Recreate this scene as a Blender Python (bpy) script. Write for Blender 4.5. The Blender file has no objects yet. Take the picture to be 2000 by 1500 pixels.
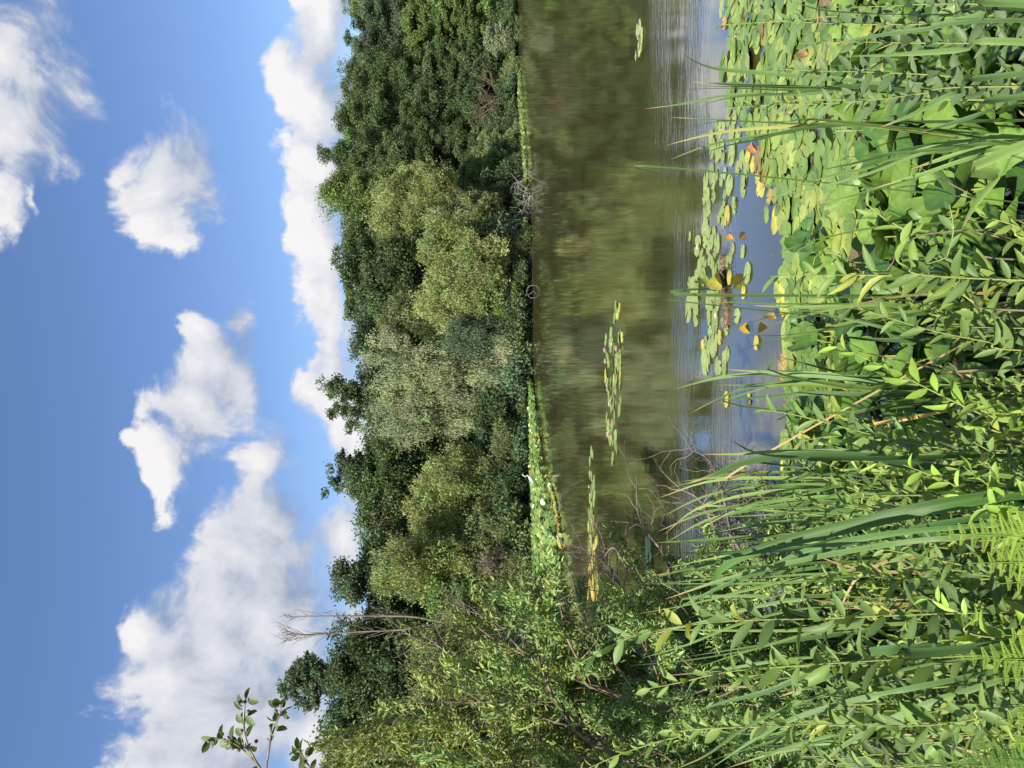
import bpy, math
import numpy as np
from mathutils import Vector
R = math.radians
rng = np.random.default_rng(11)
S = bpy.context.scene
COL = S.collection

# ---------------------------------------------------------------- camera (the photo was taken with the phone on its side)
H = 2.2; F = 1500.0; HOR = 985.0
PT = math.atan((1000 - HOR) / F)
cam_d = bpy.data.cameras.new('camera'); cam = bpy.data.objects.new('camera', cam_d); COL.objects.link(cam)
cam_d.sensor_width = 36; cam_d.lens = 27; cam_d.clip_start = 0.05; cam_d.clip_end = 3000
FW = Vector((0, math.cos(PT), -math.sin(PT))); DN = Vector((0, -math.sin(PT), -math.cos(PT))); RT = Vector((1, 0, 0))
from mathutils import Matrix
M = Matrix.Identity(4)
for i, v in enumerate((DN, RT, -FW)):
    for j in range(3): M[j][i] = v[j]
M.translation = Vector((0, 0, H)); cam.matrix_world = M
S.camera = cam

def P(ix, iy, D):
    """point seen at photo pixel (ix, iy), D metres ahead"""
    r = FW + RT * ((750 - iy) / F) + DN * ((ix - 1000) / F)
    return np.array(Vector((0, 0, H)) + r * (D / r.y))
def G(ix, iy, z=0.0):
    r = FW + RT * ((750 - iy) / F) + DN * ((ix - 1000) / F)
    return np.array(Vector((0, 0, H)) + r * ((z - H) / r.z))

# ---------------------------------------------------------------- sun, sky and exposure
SUN = np.array((-0.40, -0.68, 0.70)); SUN /= np.linalg.norm(SUN)
EL = math.asin(SUN[2]); AZ = math.atan2(SUN[0], SUN[1])
sd = bpy.data.lights.new('sun', 'SUN'); sd.energy = 5.0; sd.angle = R(0.53); sd.color = (1.0, 0.93, 0.80)
so = bpy.data.objects.new('sun', sd); COL.objects.link(so)
so.rotation_euler = Vector(-SUN).to_track_quat('-Z', 'Y').to_euler()
S.view_settings.view_transform = 'Standard'; S.view_settings.look = 'None'; S.view_settings.gamma = 1
S.view_settings.use_curve_mapping = False
S.view_settings.exposure = 0.75
S.cycles.max_bounces = 6; S.cycles.transparent_max_bounces = 4; S.cycles.diffuse_bounces = 3; S.cycles.glossy_bounces = 3
S.cycles.transmission_bounces = 3; S.cycles.caustics_reflective = False; S.cycles.caustics_refractive = False
S.cycles.use_denoising = True

W = bpy.data.worlds.new('World'); S.world = W; W.use_nodes = True
nt = W.node_tree; nt.nodes.clear()
class NB:
    def __init__(s, t): s.t = t
    def n(s, kind, **kw):
        o = s.t.nodes.new(kind)
        for k, v in kw.items(): setattr(o, k, v)
        return o
    def set(s, sock, v):
        if hasattr(v, 'is_linked') or isinstance(v, bpy.types.NodeSocket): s.t.links.new(v, sock)
        elif v is not None: sock.default_value = v
    def m(s, op, a, b=None, c=None, clamp=False):
        o = s.n('ShaderNodeMath', operation=op, use_clamp=clamp)
        s.set(o.inputs[0], a)
        if b is not None: s.set(o.inputs[1], b)
        if c is not None: s.set(o.inputs[2], c)
        return o.outputs[0]
    def vm(s, op, a, b=None, sc=None):
        o = s.n('ShaderNodeVectorMath', operation=op); s.set(o.inputs[0], a)
        if b is not None: s.set(o.inputs[1], b)
        if sc is not None: s.set(o.inputs['Scale'], sc)
        return o.outputs[0]
    def noise(s, v, scale, detail=4, rough=.5, dist=0):
        o = s.n('ShaderNodeTexNoise'); s.set(o.inputs['Vector'], v); o.inputs['Scale'].default_value = scale
        o.inputs['Detail'].default_value = detail; o.inputs['Roughness'].default_value = rough; o.inputs['Distortion'].default_value = dist
        return o.outputs['Fac']
    def mr(s, v, a, b, c=0., d=1., smooth=False):
        o = s.n('ShaderNodeMapRange', interpolation_type='SMOOTHSTEP' if smooth else 'LINEAR')
        s.set(o.inputs[0], v)
        for i, q in enumerate((a, b, c, d)): s.set(o.inputs[i + 1], q)
        return o.outputs[0]
    def mix(s, f, a, b):
        o = s.n('ShaderNodeMix', data_type='RGBA'); s.set(o.inputs[0], f); s.set(o.inputs[6], a); s.set(o.inputs[7], b)
        return o.outputs[2]

# clouds: (ix, iy, half size along iy, half size along ix, softness)
CL = [(30, 60, 150, 105, .75), (100, 150, 110, 80, .7), (20, 260, 130, 70, .8), (10, 390, 90, 45, .8),
      (60, 400, 40, 16, .8),
      (300, 350, 85, 85, 1.1), (340, 420, 75, 65, 1.1), (360, 330, 75, 70, .7),
      (400, 710, 85, 72, 1.1), (375, 800, 72, 60, .9), (450, 740, 75, 55, .8), (475, 640, 60, 30, .7), (328, 880, 64, 44, .9),
      (275, 858, 26, 20, .8), (350, 985, 24, 18, .35),
      (510, 920, 95, 62, 1.1), (510, 1040, 130, 100, 1.2), (490, 1180, 150, 125, 1.3), (400, 1260, 120, 90, 1.1), (310, 1250, 85, 55, 1.0),
      (440, 1380, 170, 160, 1.3), (345, 1340, 105, 85, 1.1), (560, 1240, 200, 80, 1.1), (590, 1420, 150, 60, 1.0), (400, 1500, 120, 130, 1.2),
      (622, 30, 125, 48, 1.1), (622, 200, 115, 50, 1.2), (622, 340, 105, 48, 1.0), (620, 460, 125, 54, 1.2), (628, 590, 115, 48, 1.1),
      (650, 720, 110, 48, 1.0), (680, 830, 90, 60, .9), (670, 1040, 70, 45, 1.0), (690, 500, 700, 30, .7)]
g = bpy.data.node_groups.new('cloud_field', 'ShaderNodeTree')
g.interface.new_socket('D', in_out='INPUT', socket_type='NodeSocketVector'); g.interface.new_socket('F', in_out='OUTPUT', socket_type='NodeSocketFloat')
b = NB(g); gi = b.n('NodeGroupInput'); go = b.n('NodeGroupOutput')
D = b.vm('NORMALIZE', gi.outputs[0])
sx = b.n('ShaderNodeSeparateXYZ'); g.links.new(D, sx.inputs[0])
wn = b.n('ShaderNodeTexNoise'); g.links.new(D, wn.inputs['Vector']); wn.inputs['Scale'].default_value = 8; wn.inputs['Detail'].default_value = 5; wn.inputs['Roughness'].default_value = .55
Dw = b.vm('ADD', D, b.vm('SCALE', b.vm('SUBTRACT', wn.outputs['Color'], (.5, .5, .5)), sc=.11))
sx = b.n('ShaderNodeSeparateXYZ'); g.links.new(Dw, sx.inputs[0])
az = b.m('ARCTAN2', sx.outputs[0], sx.outputs[1]); el = b.m('ARCSINE', sx.outputs[2])
cur = None
for ix, iy, ry, rx, sf in CL:
    ca = math.atan((750 - iy) / F); ce = math.atan((HOR - ix) / math.hypot(F, 750 - iy))
    ra = 1.14 * ry / F * math.cos(ca) ** 1.5; re = 1.14 * rx / F * math.cos(ce) ** 1.5
    u = b.m('DIVIDE', b.m('SUBTRACT', az, ca), ra); v = b.m('DIVIDE', b.m('SUBTRACT', el, ce), re)
    d2 = b.m('ADD', b.m('MULTIPLY', u, u), b.m('MULTIPLY', v, v))
    w = b.m('MULTIPLY', b.m('SUBTRACT', 1.0, b.m('POWER', d2, .5)), sf)
    cur = w if cur is None else b.m('SMOOTH_MAX', cur, w, 0.35)
cur = b.m('MAXIMUM', cur, -1.0)
n1 = b.noise(D, 11, 9, .60, .5); n2 = b.noise(D, 3.2, 3, .5)
ge = b.m('MULTIPLY', b.m('SUBTRACT', b.noise(b.vm('MULTIPLY', D, (1, 1, 1.6)), 2.6, 6, .55), .53), 7.0)
# outside the photographed patch of sky the clouds are free
inside = b.m('MULTIPLY', b.mr(b.m('ABSOLUTE', az), .50, .75, 1, 0, True), b.mr(el, .60, .85, 1, 0, True))
cur = b.m('ADD', b.m('MULTIPLY', cur, inside), b.m('MULTIPLY', ge, b.m('SUBTRACT', 1.0, inside)))
out = b.m('ADD', cur, b.m('ADD', b.m('MULTIPLY', b.m('SUBTRACT', n1, .5), 2.3), b.m('MULTIPLY', b.m('SUBTRACT', n2, .5), .7)))
g.links.new(out, go.inputs[0])

b = NB(nt)
tc = b.n('ShaderNodeTexCoord'); dirv = tc.outputs['Generated']
sky = b.n('ShaderNodeTexSky', sky_type='NISHITA'); sky.sun_disc = False; sky.sun_elevation = EL; sky.sun_rotation = AZ % (2 * math.pi)
sky.air_density = 1.0; sky.dust_density = .6; sky.ozone_density = 2.2; sky.altitude = 100
def field(v):
    o = b.n('ShaderNodeGroup'); o.node_tree = g; b.set(o.inputs[0], v); return o.outputs[0]
f0 = field(dirv)
sv = Vector((-.55, 0, .7)).normalized() * .04
f1 = field(b.vm('ADD', dirv, tuple(sv)))
lit = b.m('SUBTRACT', f0, f1)
alpha = b.mr(f0, -.12, b.mr(lit, -.5, .6, .95, .25), 0, 1, True)
thick = b.mr(f0, .1, 1.6, 0, 1, True)
shade = b.m('ADD', b.mr(lit, -.75, .9, 0, 1), b.m('MULTIPLY', thick, -.03), clamp=True)
cr = b.n('ShaderNodeValToRGB'); nt.links.new(shade, cr.inputs[0])
cr.color_ramp.elements[0].color = (.22, .26, .34, 1); cr.color_ramp.elements[1].color = (.72, .70, .69, 1)
e = cr.color_ramp.elements.new(.5); e.color = (.50, .52, .575, 1)
hs = b.n('ShaderNodeHueSaturation'); hs.inputs['Saturation'].default_value = 1.12; hs.inputs['Hue'].default_value = .508; nt.links.new(sky.outputs[0], hs.inputs['Color'])
bg1 = b.n('ShaderNodeBackground'); bg1.inputs[1].default_value = .105; nt.links.new(hs.outputs[0], bg1.inputs[0])
bg2 = b.n('ShaderNodeBackground'); bg2.inputs[1].default_value = .80; nt.links.new(cr.outputs[0], bg2.inputs[0])
mx = b.n('ShaderNodeMixShader'); nt.links.new(b.m('MULTIPLY', alpha, .95), mx.inputs[0]); nt.links.new(bg1.outputs[0], mx.inputs[1]); nt.links.new(bg2.outputs[0], mx.inputs[2])
ow = b.n('ShaderNodeOutputWorld'); nt.links.new(mx.outputs[0], ow.inputs[0])
W.cycles.sampling_method = 'MANUAL'; W.cycles.sample_map_resolution = 512

# ---------------------------------------------------------------- materials
def new_mat(name):
    m = bpy.data.materials.new(name); m.use_nodes = True; t = m.node_tree; t.nodes.clear()
    return m, NB(t), t.nodes.new('ShaderNodeOutputMaterial')
def leaf_mat(name, rough=.5, spec=.35, trans=.25, mottle=6., amp=.35, bump=0, tint=(1, 1, 1)):
    m, b, out = new_mat(name); t = m.node_tree
    at = b.n('ShaderNodeAttribute', attribute_name='Col'); oi = b.n('ShaderNodeObjectInfo')
    c = b.n('ShaderNodeMix', data_type='RGBA', blend_type='MULTIPLY'); c.inputs[0].default_value = 1
    t.links.new(at.outputs['Color'], c.inputs[6]); t.links.new(oi.outputs['Color'], c.inputs[7])
    tcn = b.n('ShaderNodeTexCoord')
    nz = b.noise(tcn.outputs['Object'], mottle, 3, .6)
    k = b.mr(nz, .3, .7, 1 - amp, 1 + amp)
    col = b.vm('SCALE', c.outputs[2], sc=k)
    p = b.n('ShaderNodeBsdfPrincipled'); t.links.new(col, p.inputs['Base Color'])
    p.inputs['Roughness'].default_value = rough; p.inputs['Specular IOR Level'].default_value = spec
    if bump:
        bn = b.n('ShaderNodeBump'); bn.inputs['Strength'].default_value = bump; bn.inputs['Distance'].default_value = .01
        t.links.new(b.noise(tcn.outputs['Object'], mottle * 2.2, 2, .5), bn.inputs['Height']); t.links.new(bn.outputs[0], p.inputs['Normal'])
    if trans:
        tr = b.n('ShaderNodeBsdfTranslucent')
        t.links.new(b.vm('MULTIPLY', col, (1.5, 1.35, .55)), tr.inputs[0])
        mxs = b.n('ShaderNodeMixShader'); mxs.inputs[0].default_value = trans
        t.links.new(p.outputs[0], mxs.inputs[1]); t.links.new(tr.outputs[0], mxs.inputs[2]); t.links.new(mxs.outputs[0], out.inputs[0])
    else: t.links.new(p.outputs[0], out.inputs[0])
    return m
M_TREE = leaf_mat('tree_foliage', .55, .25, .30, .5, .18)
M_LEAF = leaf_mat('willow_leaf', .48, .3, .28, 14, .14)
M_BLADE = leaf_mat('cattail_blade', .5, .25, .22, 3, .16)
M_PAD = leaf_mat('lily_pad_skin', .33, .5, .12, 7, .22, .12)
M_GLOSS = leaf_mat('pond_lily_skin', .42, .5, .16, 6, .14, .05)
M_FERN = leaf_mat('fern_frond_skin', .5, .3, .3, 9, .15)
M_PETAL = leaf_mat('petal', .5, .3, .2, 9, .05)
def bark_mat(name, c0, c1, scale=8, rough=.85):
    m, b, out = new_mat(name); t = m.node_tree; tcn = b.n('ShaderNodeTexCoord')
    nz = b.noise(b.vm('MULTIPLY', tcn.outputs['Object'], (1, 1, .25)), scale, 6, .65)
    p = b.n('ShaderNodeBsdfPrincipled'); t.links.new(b.mix(b.mr(nz, .35, .68), c0 + (1,), c1 + (1,)), p.inputs['Base Color']); p.inputs['Roughness'].default_value = rough
    bn = b.n('ShaderNodeBump'); bn.inputs['Strength'].default_value = .5; bn.inputs['Distance'].default_value = .02
    t.links.new(nz, bn.inputs['Height']); t.links.new(bn.outputs[0], p.inputs['Normal']); t.links.new(p.outputs[0], out.inputs[0])
    return m
M_BARK = bark_mat('bark', (.045, .036, .028), (.13, .11, .085), 5)
M_DEAD = bark_mat('dead_wood', (.15, .135, .11), (.38, .355, .31), 7)
M_DTREE = bark_mat('weathered_wood', (.10, .08, .065), (.25, .20, .165), 7)
M_BIRCH = bark_mat('pale_bark', (.30, .28, .22), (.6, .57, .48), 3)
M_TWIG = bark_mat('twig', (.10, .07, .045), (.30, .24, .17), 22)
M_STEM = bark_mat('green_stem', (.22, .28, .07), (.36, .40, .12), 30, .5)
M_ROOT = bark_mat('rhizome', (.05, .035, .022), (.24, .16, .09), 26)

m, b, out = new_mat('soil'); t = m.node_tree; tcn = b.n('ShaderNodeTexCoord')
na = b.noise(tcn.outputs['Object'], 1.3, 7, .65); nb_ = b.noise(tcn.outputs['Object'], 22, 5, .6)
c = b.mix(b.mr(na, .35, .65), (.020, .018, .011, 1), (.035, .045, .016, 1)); c = b.mix(b.mr(nb_, .45, .75), c, (.060, .050, .030, 1))
p = b.n('ShaderNodeBsdfPrincipled'); t.links.new(c, p.inputs['Base Color']); p.inputs['Roughness'].default_value = .95
bn = b.n('ShaderNodeBump'); bn.inputs['Strength'].default_value = .8; bn.inputs['Distance'].default_value = .05
t.links.new(nb_, bn.inputs['Height']); t.links.new(bn.outputs[0], p.inputs['Normal']); t.links.new(p.outputs[0], out.inputs[0]); M_SOIL = m

m, b, out = new_mat('pond_water'); t = m.node_tree; tcn = b.n('ShaderNodeTexCoord'); O = tcn.outputs['Object']
big = b.noise(b.vm('MULTIPLY', O, (.25, .5, 1)), 1.0, 4, .6)
wind = b.mr(b.noise(b.vm('MULTIPLY', O, (.35, .9, 1)), .55, 3, .5), .42, .62, .12, 1, True)
sy_ = b.n('ShaderNodeSeparateXYZ'); t.links.new(O, sy_.inputs[0]); yw = b.m('ADD', sy_.outputs[1], b.m('MULTIPLY', big, 3.0))
breeze = b.m('ADD', b.m('MULTIPLY', b.mr(yw, 8.0, 9.8, 0, 1, True), b.mr(yw, 10.0, 15.0, 1, 0, True)), .12)   # a light breeze ruffles one belt of the pond
r1 = b.noise(b.vm('MULTIPLY', O, (2.2, 7.5, 1)), 1.5, 4, .6, .4); r2 = b.noise(b.vm('MULTIPLY', O, (1.1, 2.6, 1)), .9, 3, .5)
hgt = b.m('ADD', b.m('MULTIPLY', b.m('MULTIPLY', r1, b.m('MULTIPLY', wind, breeze)), .0055), b.m('MULTIPLY', r2, .0012))
bn = b.n('ShaderNodeBump'); bn.inputs['Strength'].default_value = 1.0; bn.inputs['Distance'].default_value = 1.0; t.links.new(hgt, bn.inputs['Height'])
df = b.n('ShaderNodeBsdfDiffuse'); t.links.new(b.mix(b.mr(big, .35, .65), (.044, .042, .016, 1), (.066, .062, .024, 1)), df.inputs[0])
gl = b.n('ShaderNodeBsdfGlossy'); gl.inputs[0].default_value = (1, 1, 1, 1); gl.inputs['Roughness'].default_value = .045; t.links.new(bn.outputs[0], gl.inputs['Normal'])
fr = b.n('ShaderNodeFresnel'); fr.inputs[0].default_value = 1.50; t.links.new(bn.outputs[0], fr.inputs['Normal'])
ms = b.n('ShaderNodeMixShader'); t.links.new(b.m('MINIMUM', b.m('MULTIPLY', fr.outputs[0], 1.8), .60), ms.inputs[0])
t.links.new(df.outputs[0], ms.inputs[1]); t.links.new(gl.outputs[0], ms.inputs[2]); t.links.new(ms.outputs[0], out.inputs[0]); M_WATER = m

# ---------------------------------------------------------------- mesh building
class MB:
    def __init__(s): s.v = []; s.c = []; s.f = {}; s.n = 0
    def add(s, verts, faces, col):
        verts = np.asarray(verts, float).reshape(-1, 3); n = len(verts)
        col = np.asarray(col, float)
        if col.ndim == 1: col = np.broadcast_to(col, (n, 3))
        s.v.append(verts); s.c.append(col)
        faces = np.asarray(faces, int)
        s.f.setdefault(faces.shape[1], []).append(faces + s.n); s.n += n
    def build(s, name, mats, parent=None, smooth=True):
        me = bpy.data.meshes.new(name)
        V = np.concatenate(s.v); C = np.concatenate(s.c)
        me.vertices.add(len(V)); me.vertices.foreach_set('co', V.astype(np.float32).ravel())
        li, ls, off = [], [], 0
        for k, fl in s.f.items():
            fa = np.concatenate(fl); li.append(fa.ravel()); ls.append(off + np.arange(len(fa)) * k); off += fa.size
        li = np.concatenate(li).astype(np.int32); ls = np.concatenate(ls).astype(np.int32)
        me.loops.add(len(li)); me.loops.foreach_set('vertex_index', li)
        me.polygons.add(len(ls)); me.polygons.foreach_set('loop_start', ls)
        if smooth: me.polygons.foreach_set('use_smooth', np.ones(len(ls), bool))
        me.update(calc_edges=True)
        a = me.color_attributes.new('Col', 'FLOAT_COLOR', 'POINT')
        a.data.foreach_set('color', np.concatenate([C, np.ones((len(C), 1))], 1).astype(np.float32).ravel())
        me.materials.append(mats)
        return link(name, me, parent)
def link(name, data, parent=None):
    o = bpy.data.objects.new(name, data); COL.objects.link(o)
    if parent is not None: o.parent = parent
    return o
def tag(o, label=None, cat=None, group=None, kind=None):
    if label: o['label'] = label
    if cat: o['category'] = cat
    if group: o['group'] = group
    if kind: o['kind'] = kind
    return o
def thing(name, loc, label, cat, group=None):
    o = link(name, None); o.location = [float(q) for q in loc]; return tag(o, label, cat, group)
def copy_tree(o, parent=None):
    c = o.copy(); COL.objects.link(c); c.parent = parent
    for ch in list(o.children): copy_tree(ch, c)
    return c
nrm = lambda a: a / np.maximum(np.linalg.norm(a, axis=-1, keepdims=True), 1e-9)
def leaves(mb, pos, dr, up, L, Wd, col, tpl):
    """many leaves from one template: dr = long axis, up = face normal (made perpendicular)"""
    tv, tf = tpl; N = len(pos)
    dr = nrm(dr); side = nrm(np.cross(up, dr)); nn = np.cross(dr, side)
    L = np.broadcast_to(L, N); Wd = np.broadcast_to(Wd, N)
    V = (pos[:, None] + dr[:, None] * (tv[None, :, 0:1] * L[:, None, None]) + side[:, None] * (tv[None, :, 1:2] * Wd[:, None, None])
         + nn[:, None] * (tv[None, :, 2:3] * L[:, None, None]))
    col = np.asarray(col, float)
    if col.ndim == 1: col = np.broadcast_to(col, (N, 3))
    fa = (tf[None] + (np.arange(N) * len(tv))[:, None, None]).reshape(-1, tf.shape[1])
    mb.add(V.reshape(-1, 3), fa, np.repeat(col, len(tv), 0))
def lance(ts, ws, fold=.12, droop=.2):
    v, f = [], []
    for i, (t_, w) in enumerate(zip(ts, ws)):
        z = -droop * t_ * t_
        v += [(t_, -w / 2, z + fold * w * .3), (t_, 0, z), (t_, w / 2, z + fold * w * .3)]
        if i:
            a = 3 * (i - 1); f += [(a, a + 1, a + 4, a + 3), (a + 1, a + 2, a + 5, a + 4)]
    return np.array(v), np.array(f)
T_LANCE = lance([0, .14, .38, .66, .87, 1], [.08, .6, 1, .9, .45, .03], .28, .14)
T_CURL = lance([0, .14, .38, .66, .87, 1], [.08, .55, .9, .8, .4, .03], .6, .42)
T_LOW = lance([0, .35, .75, 1], [.1, 1, .7, .05], .5, .25)
T_DIA = (np.array([(0, 0, 0), (.5, -.5, .04), (1, 0, -.06), (.5, .5, .04)]), np.array([(0, 1, 2, 3)]))
T_OVAL = lance([0, .2, .5, .8, 1], [.15, .8, 1, .75, .1], .4, .12)

def cat(pts, n):
    pts = np.asarray(pts, float)
    if len(pts) == 2: return pts[0] + (pts[1] - pts[0]) * np.linspace(0, 1, n)[:, None]
    p = np.vstack([2 * pts[0] - pts[1], pts, 2 * pts[-1] - pts[-2]]); k = len(pts) - 1
    u = np.linspace(0, k - 1e-6, n); i = u.astype(int); t_ = (u - i)[:, None]
    a, b_, c_, d = p[i], p[i + 1], p[i + 2], p[i + 3]
    return .5 * (2 * b_ + (c_ - a) * t_ + (2 * a - 5 * b_ + 4 * c_ - d) * t_ ** 2 + (3 * b_ - a - 3 * c_ + d) * t_ ** 3)
def tube(mb, pts, rad, sides=5, col=(1, 1, 1)):
    pts = np.asarray(pts, float); n = len(pts); rad = np.broadcast_to(rad, n)
    tg = nrm(np.gradient(pts, axis=0)); ref = np.where(np.abs(tg[:, 2:3]) > .9, (1, 0, 0), (0, 0, 1)) * 1.0
    a = nrm(np.cross(tg, ref)); c_ = np.cross(tg, a)
    th = np.arange(sides) * 2 * np.pi / sides
    V = pts[:, None] + (a[:, None] * np.cos(th)[None, :, None] + c_[:, None] * np.sin(th)[None, :, None]) * rad[:, None, None]
    f = [(i * sides + j, i * sides + (j + 1) % sides, (i + 1) * sides + (j + 1) % sides, (i + 1) * sides + j) for i in range(n - 1) for j in range(sides)]
    mb.add(V.reshape(-1, 3), np.array(f), col)
def blade(mb, pts, w, col, n=16, tip=.55, twist=0., face=None, tipcol=None, fold=.25):
    """cattail leaf: long strap, keeled, tapering to a point"""
    c_ = cat(pts, n); t_ = np.linspace(0, 1, n)
    tg = nrm(np.gradient(c_, axis=0)); fc = nrm(np.asarray(face if face is not None else (0, -1, .2), float))
    s = nrm(np.cross(tg, fc)); nn = np.cross(s, tg)
    an = twist * (t_ - .3); s2 = s * np.cos(an)[:, None] + nn * np.sin(an)[:, None]; n2 = nrm(np.cross(tg, s2))
    wd = w * np.minimum(1, (.55 + t_ * 1.6)) * np.where(t_ > tip, np.cos((t_ - tip) / (1 - tip) * np.pi / 2) ** .8, 1); wd = np.maximum(wd, w * .02)
    V = np.stack([c_ - s2 * wd[:, None] / 2, c_ + n2 * wd[:, None] * fold * .5, c_ + s2 * wd[:, None] / 2], 1)
    f = []
    for i in range(n - 1):
        a = 3 * i; f += [(a, a + 1, a + 4, a + 3), (a + 1, a + 2, a + 5, a + 4)]
    C = np.broadcast_to(np.asarray(col, float), (n, 3)).copy()
    if tipcol is not None:
        k = np.clip((t_ - .86) / .1, 0, 1)[:, None]; C = C * (1 - k) + np.asarray(tipcol) * k
    mb.add(V.reshape(-1, 3), np.array(f), np.repeat(C, 3, 0) * np.tile([1.1, .82, 1.0], n)[:, None])
def grow(mb, p, d, L, r, depth, rg, tips, spread=.55, kids=3, wob=.18, up=.0, sides=4, shrink=.62, kink=5):
    pts = [np.array(p, float)]; d = nrm(np.array(d, float))
    for i in range(kink):
        d = nrm(d + rg.normal(0, wob, 3) + (0, 0, up)); pts.append(pts[-1] + d * L / kink)
    pts = np.array(pts); tube(mb, cat(pts, kink * 2), np.linspace(r, r * .5, kink * 2), sides)
    if depth <= 0: tips.append((pts[-1], d)); return
    for k in range(kids):
        t_ = .35 + .65 * (k + 1) / kids; i = t_ * kink; a = int(min(i, kink - 1)); q = pts[a] + (pts[a + 1] - pts[a]) * (i - a)
        dd = nrm(d + nrm(rg.normal(0, 1, 3)) * spread * (1.6 if k < kids - 1 else .6))
        grow(mb, q, dd, L * shrink * rg.uniform(.8, 1.15), r * .55, depth - 1, rg, tips, spread, kids, wob, up, sides, shrink, kink)

# ---------------------------------------------------------------- terrain and water
FY = np.array([(-400, 62), (-60, 56), (-30, 53), (-16, 50), (-11.9, 51.5), (-9.2, 55), (.4, 60), (10, 60), (18.5, 74), (41, 113), (60, 123), (100, 140), (400, 190)])
def far_shore(x): return np.interp(x, FY[:, 0], FY[:, 1])
def left_shore(y): return np.interp(y, [-50, 2, 5, 7, 10, 19, 30, 45], [-.5, -1.1, -1.6, -2.1, -3.0, -5.9, -9.5, -13.6])
def ground_z(x, y):
    far = (y - far_shore(x)) * .12; far = np.where(far > 0, np.minimum(far, .5 + far * .35), far)
    lf = (left_shore(y) - x) * .28; lf = np.where(lf > .9, .9 + (lf - .9) * .08, lf)
    nr = (2.35 - y + .25 * np.sin(x * 1.3)) * .42; nr = np.where(nr > .55, .55 + (nr - .55) * .05, nr)
    z = np.maximum(np.maximum(far, lf), nr)
    return np.clip(z, -.9, 9)
def nonuni(a, b_, n, k=3.2):
    u = np.linspace(-1, 1, n); w = np.sinh(u * k) / np.sinh(k); return np.where(w < 0, -w * a, w * b_)
gx = nonuni(-600, 600, 260, 5.0); gy = nonuni(-120, 900, 340, 4.6) + 5
X, Y = np.meshgrid(gx, gy); Z = ground_z(X, Y) + .03 * np.sin(X * 3.1) * np.cos(Y * 2.7)
mb = MB(); nx = len(gx); ny = len(gy)
I, J = np.meshgrid(np.arange(nx - 1), np.arange(ny - 1)); a = (J * nx + I).ravel()
mb.add(np.stack([X, Y, Z], -1), np.stack([a, a + 1, a + nx + 1, a + nx], 1), (1, 1, 1))
tag(mb.build('ground', M_SOIL), kind='structure')
mb = MB(); mb.add([(-450, -60, 0), (450, -60, 0), (450, 300, 0), (-450, 300, 0)], [(0, 1, 2, 3)], (1, 1, 1))
tag(mb.build('water', M_WATER), kind='structure')

# ---------------------------------------------------------------- trees
def crown_points(lobes, nclump, rg):
    """clump centres over the shells of a few lobes; lobes = (centre, radii)"""
    vol = np.array([l[1][0] * l[1][2] + l[1][1] * l[1][2] for l in lobes]); pick = rg.choice(len(lobes), nclump, p=vol / vol.sum())
    C = np.array([lobes[i][0] for i in pick], float); Rr = np.array([lobes[i][1] for i in pick], float)
    u = nrm(rg.normal(0, 1, (nclump, 3))); rad = rg.uniform(.55, 1.0, (nclump, 1)) ** .6
    return C + u * Rr * rad, u
def make_crown(lobes, nclump, nleaf, rc, leaf, col, rg, style='broad', colvar=.16, low=0.3):
    mb = MB(); cp, cu = crown_points(lobes, nclump, rg)
    keep = cp[:, 2] > low; cp, cu = cp[keep], cu[keep]
    k = len(cp); r = rc * rg.uniform(.6, 1.35, k)
    cc = np.asarray(col) * (1 + rg.normal(0, colvar, (k, 1))) * (1 + rg.normal(0, .05, (k, 3)))
    idx = np.repeat(np.arange(k), nleaf); N = len(idx)
    u = nrm(rg.normal(0, 1, (N, 3))); rr = rg.uniform(.25, 1.0, (N, 1)) ** .55
    sq = np.array([1, 1, .62 if style == 'broad' else 1.0])
    if style == 'willow': sq = np.array([.8, .8, 1.5])
    an = rg.uniform(.6, 1.5, (k, 3)); pos = cp[idx] + u * rr * r[idx][:, None] * sq * an[idx] * (1 + .45 * np.abs(rg.normal(0, .5, (N, 1))))
    # smaller sprays break up every clump
    m_ = 9; sc = nrm(rg.normal(0, 1, (k * m_, 3))) * np.repeat(r, m_)[:, None] * sq * np.repeat(an, m_, 0) * .95 + np.repeat(cp, m_, 0)
    pick_ = rg.random(N) < .55; j = idx * m_ + rg.integers(0, m_, N)
    pos = np.where(pick_[:, None], sc[j] + rg.normal(0, .26, (N, 3)) * r[idx][:, None] * (1, 1, .7), pos)
    if style == 'broad':
        n_ = nrm(u * .55 + np.array([0, 0, .8]) + rg.normal(0, .38, (N, 3))); d = rg.normal(0, 1, (N, 3)); wd = .62
    elif style == 'willow':
        n_ = nrm(u * .5 + rg.normal(0, .5, (N, 3))); d = np.array([0, 0, -.9]) + u * .45 + rg.normal(0, .3, (N, 3)); wd = .30
    else:
        n_ = nrm(u * .6 + np.array([0, 0, .5]) + rg.normal(0, .5, (N, 3))); d = np.array([0, 0, .75]) + u * .6 + rg.normal(0, .45, (N, 3)); wd = .38
    pos[:, 2] = np.maximum(pos[:, 2], .06)
    c = cc[idx] * (1 + rg.normal(0, .13, (N, 1)))
    # a few twigs reach past the outline
    leaves(mb, pos, d, n_, leaf * rg.uniform(.7, 1.35, N), leaf * wd * rg.uniform(.8, 1.2, N), np.clip(c, .005, .9), T_DIA)
    return mb, cp
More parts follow.
